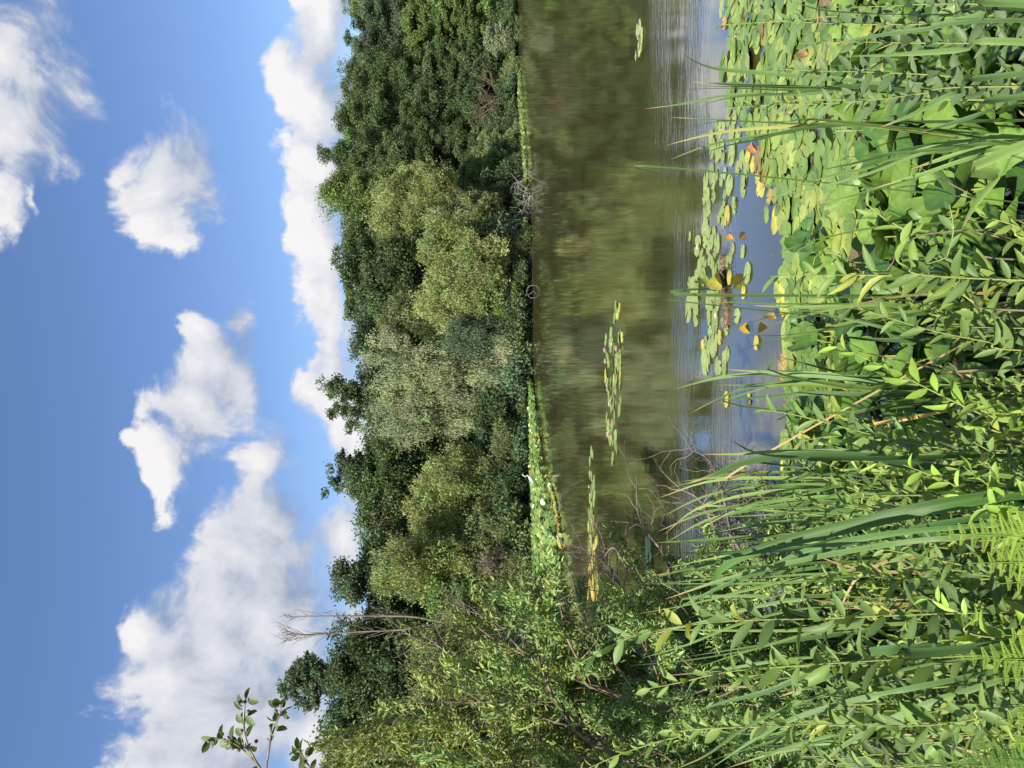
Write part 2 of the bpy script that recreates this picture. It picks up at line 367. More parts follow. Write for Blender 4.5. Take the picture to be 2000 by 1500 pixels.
def make_trunk(top, r, cp, rg, mat=None, lean=(0, 0), base=(0, 0), limbs=14):
    mb = MB(); n = 9; z = np.linspace(-.3, top, n)
    pts = np.stack([base[0] + lean[0] * z / top + rg.normal(0, .1, n), base[1] + lean[1] * z / top + rg.normal(0, .1, n), z], 1)
    tube(mb, cat(pts, 18), np.linspace(r, r * .25, 18), 8)
    if len(cp):
        for q in cp[rg.choice(len(cp), min(limbs, len(cp)), replace=False)]:
            zz = np.clip(max(q[2] - 1.1 * math.hypot(q[0], q[1]), q[2] * .45), .3, top * .95); s = np.array([np.interp(zz, z, pts[:, 0]), np.interp(zz, z, pts[:, 1]), zz])
            mid = s * .45 + q * .55 + (0, 0, -.06 * np.linalg.norm(q - s)) + rg.normal(0, .12, 3)
            tube(mb, cat([s, mid, q], 7), np.linspace(r * .38, r * .07, 7), 4)
    return mb
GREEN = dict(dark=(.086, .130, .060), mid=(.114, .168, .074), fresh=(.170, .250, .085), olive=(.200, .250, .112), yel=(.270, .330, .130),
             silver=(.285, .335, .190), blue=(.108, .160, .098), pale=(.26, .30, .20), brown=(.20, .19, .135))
def tree(iy, vt, vb, hw, dy, style, colr, label, leaf=.30, rc=1.0, nl=420, dens=1.0, name=None, group=None, extra=(), trunk=None, trad=.22, cut=1.0, ground=None):
    """iy: centre pixel; vt/vb: pixels of crown top/bottom; hw: half width px; dy: metres behind the shore"""
    x0 = (750 - iy) / F; Y = 60.
    for _ in range(30): Y = .5 * Y + .5 * (far_shore(x0 * Y) + dy)
    if ground is not None: Y = ground
    s = Y / F; base = np.array((x0 * Y, Y, float(ground_z(x0 * Y, Y))))
    zt = H + (HOR - vt) * s - base[2]; zb = max(H + (HOR - vb) * s - base[2], .1); hwm = hw * s
    rg = np.random.default_rng(int(iy * 7 + vt)); zt += rc * .45; hwm = max(hwm - rc * .15, hwm * .8); hz = (zt - zb) / 2; cz = (zt + zb) / 2
    rd = min(hwm, 5.5) * .9
    lobes = [((0, 0, cz), (hwm * .8, rd * .8, hz * .92))]
    for _ in range(6):
        an = rg.uniform(0, 2 * np.pi); q = rg.uniform(.35, .62); hh = rg.uniform(-.65, .55)
        lobes.append(((math.cos(an) * hwm * q, math.sin(an) * rd * q, cz + hh * hz), (hwm * .42, rd * .42, hz * .36)))
    for ex, ev, ew, eh in extra:      # extra lobes given in photo pixels
        lobes.append((((iy - ex) * s, rg.uniform(-1, 1), H + (HOR - ev) * s - base[2]), (ew * s, ew * s * .8, eh * s)))
    area = sum(l[1][0] * l[1][2] for l in lobes) * 3.4
    nc = int(max(10, area / (rc * rc) * .62 * dens))
    kind = name or ('deciduous_tree' if style == 'broad' else ('willow_tree' if zt > 5 else 'willow_shrub'))
    root = thing(kind, base, label, 'shrub' if 'shrub' in kind else 'tree', group)
    cmb, cp = make_crown(lobes, nc, nl, rc, leaf, GREEN[colr], rg, style)
    cmb.build('crown', M_TREE, root)
    make_trunk(zt * .8 * cut, trad, cp, rg).build('trunk', trunk or M_BARK, root)
    return root
TR = 'trees of the wood across the pond'
# tall back row, right to left in the upright scene (small iy = right)
BK = [
 (-60, 670, 980, 120, 13, 'broad', 'mid', 'tall green tree cut by the far right edge of the wood'),
 (15, 668, 960, 60, 20, 'broad', 'olive', 'yellowish topped tree at the right end of the wood'),
 (80, 672, 990, 75, 12, 'broad', 'blue', 'dark bluish green tree near the right end of the wood'),
 (160, 648, 1000, 70, 12, 'broad', 'mid', 'tall dark green tree with a spiky tip right of the high point'),
 (235, 640, 1000, 75, 10, 'broad', 'mid', 'tall mid green tree above the bright strip of lilies'),
 (305, 618, 990, 70, 13, 'broad', 'mid', 'high dark tree just right of the tallest rounded crown'),
 (385, 612, 950, 68, 11, 'broad', 'fresh', 'tallest rounded crown of the wood with layered foliage'),
 (455, 650, 960, 50, 16, 'broad', 'mid', 'dark tree filling the dip behind the yellow green willows'),
 (520, 638, 960, 66, 9, 'broad', 'dark', 'round topped dark tree behind the leaning yellow green willows'),
 (585, 680, 950, 50, 12, 'broad', 'mid', 'lower dark tree left of the round topped one'),
 (615, 668, 900, 26, 14, 'broad', 'blue', 'narrow bluish green tree with a small tip'),
 (675, 682, 950, 55, 12, 'broad', 'dark', 'dark tree right behind the big silvery willow'),
 (745, 690, 960, 60, 12, 'broad', 'blue', 'dark bluish tree behind the silvery willow top'),
 (850, 700, 980, 60, 10, 'broad', 'dark', 'dark tree between the silvery willow and the thin crowned trees'),
 (930, 668, 990, 55, 10, 'broad', 'mid', 'tree behind the round yellow green willow'),
 (1010, 690, 990, 70, 10, 'broad', 'mid', 'broad green tree with an even top left of the round willow'),
 (1085, 700, 990, 55, 9, 'broad', 'mid', 'green tree behind the pale stemmed tree'),
 (1135, 650, 900, 42, 8, 'broad', 'blue', 'dark bluish tree to the right of the dead tree'),
 (1215, 700, 960, 70, 7, 'broad', 'dark', 'dark leafy tree behind the bare dead tree'),
 (1300, 640, 960, 75, 5, 'broad', 'dark', 'tall dark tree at the left of the dead tree'),
 (1400, 620, 980, 90, 5, 'broad', 'mid', 'tall green tree behind the near bushes at the left'),
 (1500, 630, 990, 90, 4, 'broad', 'mid', 'green tree at the left edge of the wood'),
 (1600, 620, 990, 90, 4, 'broad', 'mid', 'green tree beyond the left edge'),
]
for (iy, vt, vb, hw, dy, st, cl, lb) in BK:
    tree(iy, vt, vb, hw, dy, st, cl, lb, leaf=.235 if iy > 250 else .29, rc=.95 if iy > 250 else 1.2, nl=680, group=None, dens=1.2)
# open crowns against the sky
tree(775, 640, 770, 46, 12, 'broad', 'mid', 'open crowned dark tree rising above the silvery willow', rc=.5, nl=170, dens=.55, leaf=.22, extra=[(745, 640, 16, 14), (800, 655, 30, 18), (822, 690, 22, 20), (760, 715, 40, 28), (790, 735, 40, 25)])
tree(925, 636, 770, 40, 12, 'broad', 'blue', 'sparse bluish tree top above the round yellow green willow', rc=.45, nl=150, dens=.5, leaf=.22, extra=[(908, 668, 24, 20), (955, 650, 24, 18), (930, 700, 42, 25), (920, 735, 42, 25)])
tree(1325, 548, 760, 34, 11, 'broad', 'blue', 'dark pointed tree leaning above the wood at the left', rc=.5, nl=260, dens=.8, leaf=.22, extra=[(1345, 560, 22, 28), (1310, 610, 35, 30), (1362, 600, 20, 26)])
# front row of willows and shrubs
FR = [
 (375, 742, 900, 52, 3, 'willowup', 'yel', 'yellow green willow leaning high beside the dark gap', [(400, 770, 45, 30), (455, 790, 38, 35), (350, 840, 35, 30)]),
 (440, 735, 900, 42, 3, 'willowup', 'yel', 'yellow green willow with a slanting top above the two lower willows', [(465, 790, 30, 50)]),
 (420, 830, 1000, 55, 1.5, 'willowup', 'olive', 'olive willow above the heap of bleached branches', []),
 (490, 815, 1020, 55, 1, 'willowup', 'yel', 'bright willow bush with a pointed top at the far shore', [(450, 870, 40, 40)]),
 (555, 835, 1020, 42, 1, 'willowup', 'yel', 'bright rounded willow bush beside the bent white branch', [(520, 950, 45, 45)]),
 (620, 728, 900, 40, 5, 'willowup', 'olive', 'small topped olive willow right of the silvery willow', []),
 (610, 805, 980, 42, 2.5, 'willowup', 'yel', 'yellow green willow crown leaning over darker foliage', []),
 (745, 745, 1010, 88, 3.5, 'willow', 'silver', 'big silvery green weeping willow in the middle of the wood', [(690, 770, 45, 45), (815, 800, 55, 70), (760, 900, 90, 80)]),
 (660, 880, 1030, 60, 1.5, 'willow', 'blue', 'dark grey green willow drooping at the right foot of the silvery one', []),
 (700, 940, 1036, 60, .5, 'willow', 'silver', 'low silvery willow shrub hanging over the water', []),
 (975, 800, 1020, 78, 3, 'willowup', 'yel', 'round yellow green willow above the white heron', [(930, 880, 45, 60), (1040, 850, 45, 60)]),
 (910, 900, 1025, 42, 2, 'willowup', 'olive', 'olive willow bush between the silvery and the round yellow green willow', []),
 (1110, 735, 960, 62, 3, 'willowup', 'yel', 'light green tree with thin pale stems', []),
 (1050, 920, 1040, 55, 1, 'willowup', 'olive', 'olive bush behind the wide lily bed', []),
 (1120, 935, 1045, 55, 1, 'willowup', 'brown', 'grey brown twiggy shrub at the back of the lily bed', []),
 (1165, 820, 1000, 45, 2.5, 'broad', 'fresh', 'fresh green bush below the dead tree', []),
 (1230, 850, 1040, 60, 1.5, 'willowup', 'olive', 'olive bush at the left of the lily bed', []),
 (1320, 800, 1050, 70, 1.5, 'willowup', 'olive', 'tall olive bush behind the near left bushes', []),
 (1430, 760, 1050, 80, 1.5, 'willowup', 'mid', 'green bush at the left side behind near twigs', []),
 (290, 930, 1008, 42, 2, 'willowup', 'olive', 'small olive willow shrub above the bright lily strip', []),
 (240, 900, 1000, 45, 4, 'broad', 'dark', 'dark bush to the right of the small olive shrub', []),
 (340, 900, 1020, 40, 3, 'broad', 'fresh', 'fresh green bush right of the bleached branches', []),
 (180, 890, 1016, 60, 4, 'broad', 'dark', 'dark bush at the right end of the lily strip', []),
 (75, 945, 1012, 32, 1, 'broad', 'pale', 'pale grey green shrub over the water near the right edge', []),
 (25, 780, 1010, 55, 6, 'broad', 'fresh', 'brighter green tree at the right edge of the wood', [(60, 830, 50, 50)]),
 (120, 820, 1015, 50, 6, 'broad', 'mid', 'mid green bush right of the dark gap near the right edge', []),
 (400, 920, 1025, 45, 2, 'willowup', 'dark', 'dark drooping shrub behind the bleached branches', []),
 (470, 960, 1030, 45, 1, 'willow', 'blue', 'low dark grey green shrub at the waterline', []),
 (590, 930, 1036, 40, 1, 'broad', 'fresh', 'low green shrub just left of the bent white branch', []),
 (815, 930, 1036, 60, 1.5, 'broad', 'dark', 'dark undergrowth bush at the left foot of the silvery willow', []),
 (860, 960, 1036, 45, .6, 'willowup', 'olive', 'low olive shrub behind the narrow end of the lily bed', []),
 (960, 960, 1040, 45, .8, 'willowup', 'dark', 'dark low shrub behind the heron', []),
]
for (iy, vt, vb, hw, dy, st, cl, lb, ex) in FR:
    small = hw < 50 and vt > 880
    st2 = {'willowup': 'up'}.get(st, st)
    tree(iy, vt, vb, hw, dy, st2, cl, lb, leaf=.21 if iy > 300 else .29, rc=.72 if not small else .5, nl=430, dens=1.0, extra=ex,
         name=None if st2 != 'broad' else ('leafy_shrub' if vt > 800 else 'deciduous_tree'), trad=.12, trunk=M_BIRCH if 'pale stems' in lb else None)
# deeper wood behind: copies of a few full trees
src = [o for o in COL.objects if o.name.startswith('deciduous_tree') and o.parent is None][:8]
kk = 0
for x in np.arange(-48, 112, 7.6):
    s_ = src[kk % 5]; kk += 1
    c = copy_tree(s_); y = float(far_shore(x)) + 24 + rng.uniform(-3, 3)
    c.location = (float(x), y, float(ground_z(x, y)) - 1); hs_ = max(v_.co.z for v_ in s_.children[0].data.vertices); iy_ = 750 - F * x / y; vt_ = np.interp(iy_, [0, 200, 380, 520, 620, 900, 1100, 1300], [690, 668, 650, 668, 690, 705, 705, 680]); qz = float((H + (HOR - vt_) / F * y - c.location.z) / hs_); q = float(rng.uniform(.85, 1.1)); c.scale = (q, q, qz); c.rotation_euler = (0, 0, float(rng.uniform(0, 6)))
    tag(c, 'dark tree deeper in the wood showing only through gaps', 'tree', 'trees deeper in the wood')
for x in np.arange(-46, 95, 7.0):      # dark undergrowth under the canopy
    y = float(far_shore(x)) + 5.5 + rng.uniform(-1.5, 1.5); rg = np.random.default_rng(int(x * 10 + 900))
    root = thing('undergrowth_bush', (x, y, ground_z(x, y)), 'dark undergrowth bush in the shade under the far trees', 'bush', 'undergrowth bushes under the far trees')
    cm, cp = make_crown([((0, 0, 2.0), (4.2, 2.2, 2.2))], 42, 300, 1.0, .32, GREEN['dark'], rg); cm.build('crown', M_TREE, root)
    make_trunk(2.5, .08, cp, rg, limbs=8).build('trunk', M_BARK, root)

shr = []
for x in list(np.arange(-16, 2, 2.6)) + list(np.arange(2, 100, 3.0)):     # low growth hanging over the far waterline
    y = float(far_shore(x)) + rng.uniform(.5, 1.3)
    if len(shr) < 5:
        rg = np.random.default_rng(700 + len(shr)); root = thing('shoreline_shrub', (x, y, 0), '', 'shrub')
        cm, cp = make_crown([((0, 0, .9), (2.2, 1.4, 1.1)), ((.8, -.4, .7), (1.3, 1.2, .9))], 30, 260, .55, .22, GREEN[['dark', 'olive', 'mid', 'dark', 'blue'][len(shr)]], rg, ['broad', 'up', 'broad', 'up', 'broad'][len(shr)], low=.05)
        cm.build('crown', M_TREE, root); make_trunk(1.2, .05, cp, rg, limbs=8).build('trunk', M_BARK, root); shr.append(root); c = root
    else: c = copy_tree(shr[rng.integers(5)])
    q = float(rng.uniform(.75, 1.35)); c.location = (float(x), y, max(0., float(ground_z(x, y))) - .1); c.scale = (q, q, q * float(rng.uniform(.7, 1.2))); c.rotation_euler = (0, 0, float(rng.uniform(-.6, .6)))
    tag(c, 'low dark shrub hanging over the far waterline at the foot of the wood', 'shrub', 'low shrubs along the far waterline')
# dead tree with two bare stems
def px(iy, v, Y): return P(v, iy, Y)
rg = np.random.default_rng(4); Yd = 51.
base = px(1222, 985, Yd); base[2] = ground_z(base[0], base[1])
root = thing('dead_tree', base, 'bare dead tree with two pale leafless stems rising above the wood', 'tree')
for stem in ([(985, 1222), (870, 1215), (800, 1204), (700, 1203), (600, 1204), (556, 1206)], [(985, 1222), (850, 1220), (780, 1230), (700, 1234), (620, 1240), (560, 1252)], [(640, 1238), (590, 1240), (560, 1232)]):
    mb = MB(); pts = np.array([px(y, v, Yd) for v, y in stem]) - base
    tube(mb, cat(pts, 22), np.linspace(.10, .012, 22), 6)
    cc = cat(pts, 30)
    for i in range(12, 29, 1):
        for sg in (-1, 1):
            if rg.random() < .6: grow(mb, cc[i], (sg * rg.uniform(.25, .55), rg.uniform(-.3, .3), 1), rg.uniform(.8, 2.0) * (1.25 - i / 32), .024, 1, rg, [], .4, 2, .14, .03, 3)
    mb.build('stem', M_DTREE, root)

# ---------------------------------------------------------------- lily beds far away (uncountable)
def poly_scatter(poly, n, rg, z=0.):
    """random points inside a photo-pixel polygon laid down on the water"""
    poly = np.array([G(v, y)[:2] for v, y in poly]); lo, hi = poly.min(0), poly.max(0); out_ = []
    tot = 0
    while tot < n:
        q = rg.uniform(lo, hi, (n * 4, 2)); ins = np.zeros(len(q), bool); j = len(poly) - 1
        for i in range(len(poly)):
            a, b_ = poly[i], poly[j]
            ins ^= ((a[1] > q[:, 1]) != (b_[1] > q[:, 1])) & (q[:, 0] < (b_[0] - a[0]) * (q[:, 1] - a[1]) / (b_[1] - a[1] + 1e-12) + a[0]); j = i
        out_.append(q[ins]); tot += ins.sum()
    return np.concatenate(out_)[:n]
def rosette(k=10, notch=.28, cup=.05):
    th = np.linspace(notch, 2 * np.pi - notch, k); v = [(0, 0, 0)] + [(math.cos(t_) * .5, math.sin(t_) * .5, cup) for t_ in th]
    return np.array(v), np.array([(0, i, i + 1) for i in range(1, k)])
T_PAD = rosette(11)
def bed(name, poly, n, size, zr, cols, label, tilt=.5, seed=1):
    rg = np.random.default_rng(seed); q = poly_scatter(poly, n, rg); mb = MB(); z = rg.uniform(zr[0], zr[1], n)
    pos = np.stack([q[:, 0], q[:, 1], z], 1); up = nrm(np.array([0, 0, 1]) + rg.normal(0, tilt, (n, 3)) * (z[:, None] / max(zr[1], .01)) + np.array((-.35, -.8, 0)) * (z[:, None] / max(zr[1], .01)))
    c = np.array(cols)[rg.choice(len(cols), n)] * (1 + rg.normal(0, .15, (n, 1))); sz = size * rg.uniform(.65, 1.25, n)
    leaves(mb, pos, rg.normal(0, 1, (n, 3)) * (1, 1, .1), up, sz, sz, np.clip(c, .01, .9), T_PAD)
    return tag(mb.build(name, M_PAD), label, 'lily bed', kind='stuff')
PG = [(.115, .20, .045), (.155, .25, .055), (.085, .16, .045), (.21, .27, .075)]
PY = [(.42, .42, .06), (.50, .34, .05), (.40, .22, .06)]
bed('lily_bed', [(1036, 735), (1039, 860), (1046, 960), (1040, 1010), (1044, 1100), (1050, 1230), (1115, 1240), (1100, 1150), (1096, 1060), (1085, 985), (1066, 930), (1058, 850), (1042, 740)],
    9000, .30, (.02, .38), PG * 3 + [(.42, .38, .1)], 'wide bed of raised green lily leaves along the far left shore', .55, 3)
bed('lily_bed', [(1017, 135), (1015, 200), (1015, 270), (1021, 360), (1033, 372), (1029, 300), (1025, 220), (1019, 140)],
    3200, .34, (.02, .32), [(.10, .18, .045), (.14, .22, .05), (.08, .14, .04), (.20, .24, .06)], 'narrow strip of bright lily leaves along the far right shore', .5, 5)
bed('lily_bed', [(1080, 955), (1068, 930), (1084, 990), (1096, 1070), (1099, 1060), (1088, 985)], 500, .26, (.01, .06), PY + PG, 'yellowing floating edge of the wide lily bed', .2, 8)

# ---------------------------------------------------------------- lily pads, one by one
def pad_mesh(seed, wave=.02, cup=.0, oval=1.0, roll=0.):
    rg = np.random.default_rng(seed); K = 30; notch = rg.uniform(.10, .30); th = np.linspace(notch, 2 * np.pi - notch, K)
    v = [(0, 0, 0)]; rings = [.3, .65, .9, 1.0]; ph = rg.uniform(0, 6, 3)
    for r in rings:
        for t_ in th:
            e_ = 1 + .03 * math.sin(5 * t_ + ph[0]) + .02 * math.sin(9 * t_ + ph[1])
            x = math.cos(t_) * .5 * r * e_ * oval; y = math.sin(t_) * .5 * r * e_
            z = cup * r * r + wave * r * r * (math.sin(3 * t_ + ph[2]) + .6 * math.sin(7 * t_ + ph[1])) + roll * y * y * 2.6
            v.append((x, y, z))
    f3 = [(0, i, i + 1) for i in range(1, K)]; f4 = []
    for k in range(len(rings) - 1):
        for i in range(K - 1):
            a = 1 + k * K + i; f4.append((a, a + K, a + K + 1, a + 1))
    mb = MB(); v = np.array(v); rr = np.hypot(v[:, 0], v[:, 1]); th_ = np.arctan2(v[:, 1], v[:, 0])
    k = 1 + .10 * (np.round(th_ * 15 / np.pi) % 2) - .12 * (rr > .46)
    C = np.ones((len(v), 3)) * k[:, None]; C[rr < .08] *= 1.25
    mb.v = [v]; mb.c = [C]; mb.f = {3: [np.array(f3)], 4: [np.array(f4)]}; mb.n = len(v)
    return mb
PADS = []
for i in range(8):
    o = pad_mesh(i, wave=.006 + .006 * (i % 3), oval=1.08).build('lily_pad', M_PAD); PADS.append(o.data); bpy.data.objects.remove(o)
CUPS = []
for i in range(8):
    o = pad_mesh(40 + i, wave=.035, cup=.05 * (i % 3), oval=1.12, roll=.25 * (i % 2) + .1).build('leaf', M_GLOSS); CUPS.append(o.data); bpy.data.objects.remove(o)
padn = [0]
def pad(x, y, size, col, label, group, z=.006, tilt=.012, rg=rng, mesh=None, name='lily_pad', cat_='lily pad'):
    o = link(name, mesh or PADS[rg.integers(len(PADS))]); padn[0] += 1
    o.location = (float(x), float(y), z + .0007 * (padn[0] % 14)); o.scale = (size,) * 3
    o.rotation_euler = (float(rg.normal(0, tilt)), float(rg.normal(0, tilt)), float(rg.uniform(0, 6.28)))
    o.color = tuple(float(q) for q in np.clip(np.asarray(col) * (1 + rg.normal(0, .1)), 0, .9)) + (1,)
    return tag(o, label, cat_, group)
C_PAD = (.29, .37, .11); C_YEL = (.54, .50, .09); C_ORG = (.44, .29, .09); C_BRN = (.24, .16, .07)
Z2 = [(1295,763,160),(1350,808,140),(1305,575,90),(1325,600,120),(1330,680,130),(1355,520,80),(1378,460,110),(1398,385,110),(1407,525,120),(1358,610,110),(1360,700,90),(1365,300,130),(1384,270,60),(1418,60,100),(1443,20,100),(1420,180,140),(1448,200,70),(1442,310,95),(1486,200,70),(1418,270,80),(1468,270,90),(1508,285,120),(1495,345,80),(1530,435,90),(1490,470,110),(1470,420,80),(1455,400,80),(1415,430,70),(1438,700,110),(1490,665,90),(1520,680,100),(1445,820,100),(1490,850,140),(1465,690,140),(1485,1020,150),(1453,1070,150),(1403,1035,80),(1425,1000,70),(1420,1150,160),(1460,930,80),(1530,970,90),(1580,1090,90),(1508,1180,110),(1560,1130,100),(1560,1200,90),(1525,1190,90),(1655,810,100),(1730,500,130),(1697,340,80),(1703,640,65),(1582,80,120),(1522,90,60),(1545,50,70),(1555,130,40),(1560,15,50),(1633,25,60),(1620,320,70),(1580,415,60),(1605,385,40),(1575,910,80),(1550,850,80),(1575,1425,100),(1510,740,60),(1475,560,100),(1500,545,80),(1600,530,90),(1540,560,90),(1310,230,60),(1800,1010,90),(1740,1425,80)]
Z1 = [(1422,1330,120),(1478,1330,100),(1465,1270,120),(1500,1290,80),(1482,1440,80),(1415,1450,90),(1440,1430,90),(1565,1270,50),(1540,1320,70),(1600,1350,130),(1567,1430,60),(1633,1485,40),(1702,1330,90),(1697,1390,100),(1720,1235,110),(1657,1230,90),(1690,1170,110),(1733,1140,90),(1773,1205,100),(1805,1300,70),(1815,1385,60),(1615,1130,140),(1540,1090,110),(1512,1110,120),(1475,1090,120),(1555,1160,70),(1467,1000,90),(1527,945,110),(1552,930,60),(1500,920,70),(1613,960,120),(1660,990,100),(1590,860,110),(1635,860,90)]
YELLOW = {(1403,1035),(1530,970),(1733,1140),(1773,1205),(1805,1300),(1815,1385),(1575,1425),(1800,1010),(1740,1425),(1600,530),(1540,560),(1582,80),(1703,640)}
for lst, off in ((Z2, 400), (Z1, 0)):
    for zx, zy, ln in lst:
        q = G(1000 + zx / 3.75, off + zy / 3.75); sz = max(.12, 1.22 * ln / 3.75 / F * q[1])
        ye = (zx, zy) in YELLOW
        pad(q[0], q[1], sz, C_YEL if ye else C_PAD, 'yellowed oval lily pad floating in the loose middle raft' if ye else 'green oval lily pad floating in the loose middle raft',
            'yellowed pads of the middle raft' if ye else 'green pads of the middle raft')
for lab, grp, poly, n, sz, cols in (
    ('small lily pad in the far raft with the pink flowers', 'pads of the raft with pink flowers',
     [(1204, 585), (1196, 620), (1184, 640), (1183, 800), (1190, 860), (1196, 912), (1206, 880), (1212, 800), (1219, 700), (1218, 650), (1210, 600)], 62, .27, [C_PAD, C_PAD, (.22, .33, .10), (.22, .33, .10), C_YEL]),
    ('pale green pad in the thin far raft left of the flowers', 'pale pads of the thin left raft',
     [(1153, 880), (1151, 950), (1149, 1020), (1150, 1060), (1163, 1060), (1163, 960), (1158, 885)], 30, .30, [(.30, .40, .13), (.26, .36, .11)]),
    ('yellow and orange pad in the thin far raft behind dead twigs', 'yellow pads of the thin left raft',
     [(1149, 1020), (1149, 1160), (1155, 1185), (1170, 1190), (1168, 1100), (1168, 1010)], 36, .30, [C_YEL, C_YEL, C_ORG, (.34, .36, .08)]),
    ('tiny pale pad far out on the right side of the pond', 'tiny pads far out at the right', [(1239, 22), (1256, 70), (1256, 95), (1241, 126), (1240, 80), (1245, 40)], 10, .20, [(.40, .45, .16)]),
    ('yellow pad between the dead twigs and the left bank', 'yellow pads by the left bank', [(1296, 1110), (1296, 1175), (1330, 1180), (1330, 1110)], 12, .28, [C_YEL, C_ORG]),
    ('pale green pad floating behind the bare twigs', 'pale pads behind the bare twigs', [(1262, 1050), (1262, 1160), (1278, 1150), (1278, 1050)], 6, .34, [(.30, .42, .14)]),
    ('pale pad showing between the left cattail blades', 'pads between the left cattail blades', [(1383, 890), (1400, 890), (1420, 1080), (1395, 1080)], 7, .26, [(.33, .42, .14)])):
    rg = np.random.default_rng(len(lab)); q = poly_scatter(poly, n, rg)
    for x, y in q: pad(x, y, sz * rg.uniform(.75, 1.25), cols[rg.integers(len(cols))], lab, grp, rg=rg, tilt=.05)
# dense near mat: far edge of it in photo pixels
EDY = [-260, 0, 60, 120, 200, 240, 300, 360, 420, 470, 520, 560, 600, 660, 720, 800, 900, 1000]
EDV = [1412, 1415, 1418, 1412, 1418, 1466, 1478, 1492, 1505, 1545, 1540, 1522, 1535, 1542, 1535, 1545, 1535, 1530]
rg = np.random.default_rng(77); mat = []
while len(mat) < 1330:
    y = rg.uniform(-260, 1000); v0 = np.interp(y, EDY, EDV); v = v0 + rg.uniform(0, 1) ** 1.1 * (np.interp(y, [430, 560], [1850, 1700]) - v0)
    q = G(v, y); s = rg.uniform(.11, .24)
    if all((q[0] - m_[0]) ** 2 + (q[1] - m_[1]) ** 2 > (.45 * (s + m_[2]) * .72) ** 2 for m_ in mat[-450:]) or rg.random() < .22: mat.append((q[0], q[1], s, v - v0, y))
mat.sort(key=lambda m_: m_[1]); one, rest = mat[:110], mat[110:]
def matcol(d):
    r = rg.random()
    if d < 26 and r < .16: return C_YEL if r < .11 else C_ORG
    if r > .975: return C_BRN
    return [(.25, .34, .065), (.19, .30, .06), (.31, .38, .085), (.15, .25, .055)][rg.integers(4)]
for x, y, s, d, iy in one:
    pad(x, y, s, matcol(d), 'broad lily pad crowded in the near green mat', 'crowded pads of the near mat', z=.012 + .02 * rg.random(), tilt=.10, rg=rg)
mb = MB()
for x, y, s, d, iy in rest:
    src_ = pad_mesh(int(rg.integers(12)), wave=.012, oval=1.08); V = src_.v[0] * s; an = rg.uniform(0, 6.3); tx, ty = rg.normal(0, .06, 2)
    V = np.stack([V[:, 0] * math.cos(an) - V[:, 1] * math.sin(an), V[:, 0] * math.sin(an) + V[:, 1] * math.cos(an), V[:, 2]], 1); V[:, 2] += V[:, 0] * tx + V[:, 1] * ty + .012 + .03 * rg.random()
    C = src_.c[0] * np.array(matcol(d)) * (1 + rg.normal(0, .1)); n0 = mb.n
    mb.v.append(V + (x, y, 0)); mb.c.append(np.clip(C, 0, .9)); mb.f.setdefault(3, []).append(src_.f[3][0] + n0); mb.f.setdefault(4, []).append(src_.f[4][0] + n0); mb.n += len(V)
tag(mb.build('lily_pads', M_PAD), 'crowded mat of green and yellowing lily pads on the near water', 'lily pads', kind='stuff')

# upright pond lilies with glossy round leaves
def pond_lily(x, y, n, zr, size, label, group, rg, dark=False):
    zg = max(0., float(ground_z(x, y))); root = thing('pond_lily', (x, y, zg), label, 'pond lily', group)
    for i in range(n):
        an = rg.uniform(0, 6.28); r = rg.uniform(.03, .26); z = rg.uniform(*zr)
        lf = link('leaf', CUPS[rg.integers(len(CUPS))], root); q = (r * math.cos(an), r * math.sin(an), z)
        lf.location = q; s = size * rg.uniform(.75, 1.2); lf.scale = (s,) * 3
        lf.rotation_euler = (float(rg.normal(-.10, .42)), float(rg.normal(-.12, .42)), an + rg.normal(0, .5))
        c = np.array([(.085, .175, .03), (.115, .215, .035), (.06, .135, .03), (.15, .25, .045)][rg.integers(4)]) * (1 + rg.normal(0, .1))
        lf.color = tuple(float(t_) for t_ in np.clip(c, .01, .9)) + (1,)
    mb = MB()
    for ch in root.children:
        q = np.array(ch.location); tube(mb, cat([(0, 0, -.15), (q[0] * .6, q[1] * .6, q[2] * .5), q - (0, 0, .004)], 7), .004, 5)
    mb.build('stalk', M_STEM, root)
rg = np.random.default_rng(9)
cells = []
while len(cells) < 130:
    y = rg.uniform(-200, 1560); v = rg.uniform(1740 if y < 450 else 1580, 2080)
    if y > 1050 and v < 1500: continue
    q = G(v, y)
    if all((q[0] - c_[0]) ** 2 + (q[1] - c_[1]) ** 2 >.17 ** 2 for c_ in cells) or rg.random() < .15: cells.append((q[0], q[1], v, y))
for x, y, v, iy in cells:
    side_ = 'right' if iy < 500 else ('middle' if iy < 950 else 'left')
    pond_lily(x, y, int(rg.integers(4, 8)), (.03, .16) if v < 1640 else (.06, .36), .165 if v < 1700 else .195,
              {'right': 'pond lily with big glossy round leaves at the right front', 'middle': 'pond lily with glossy leaves behind the willow shoots in front', 'left': 'shaded pond lily between cattails at the left front'}[side_],
              'glossy pond lilies at the front, %s' % side_, rg)

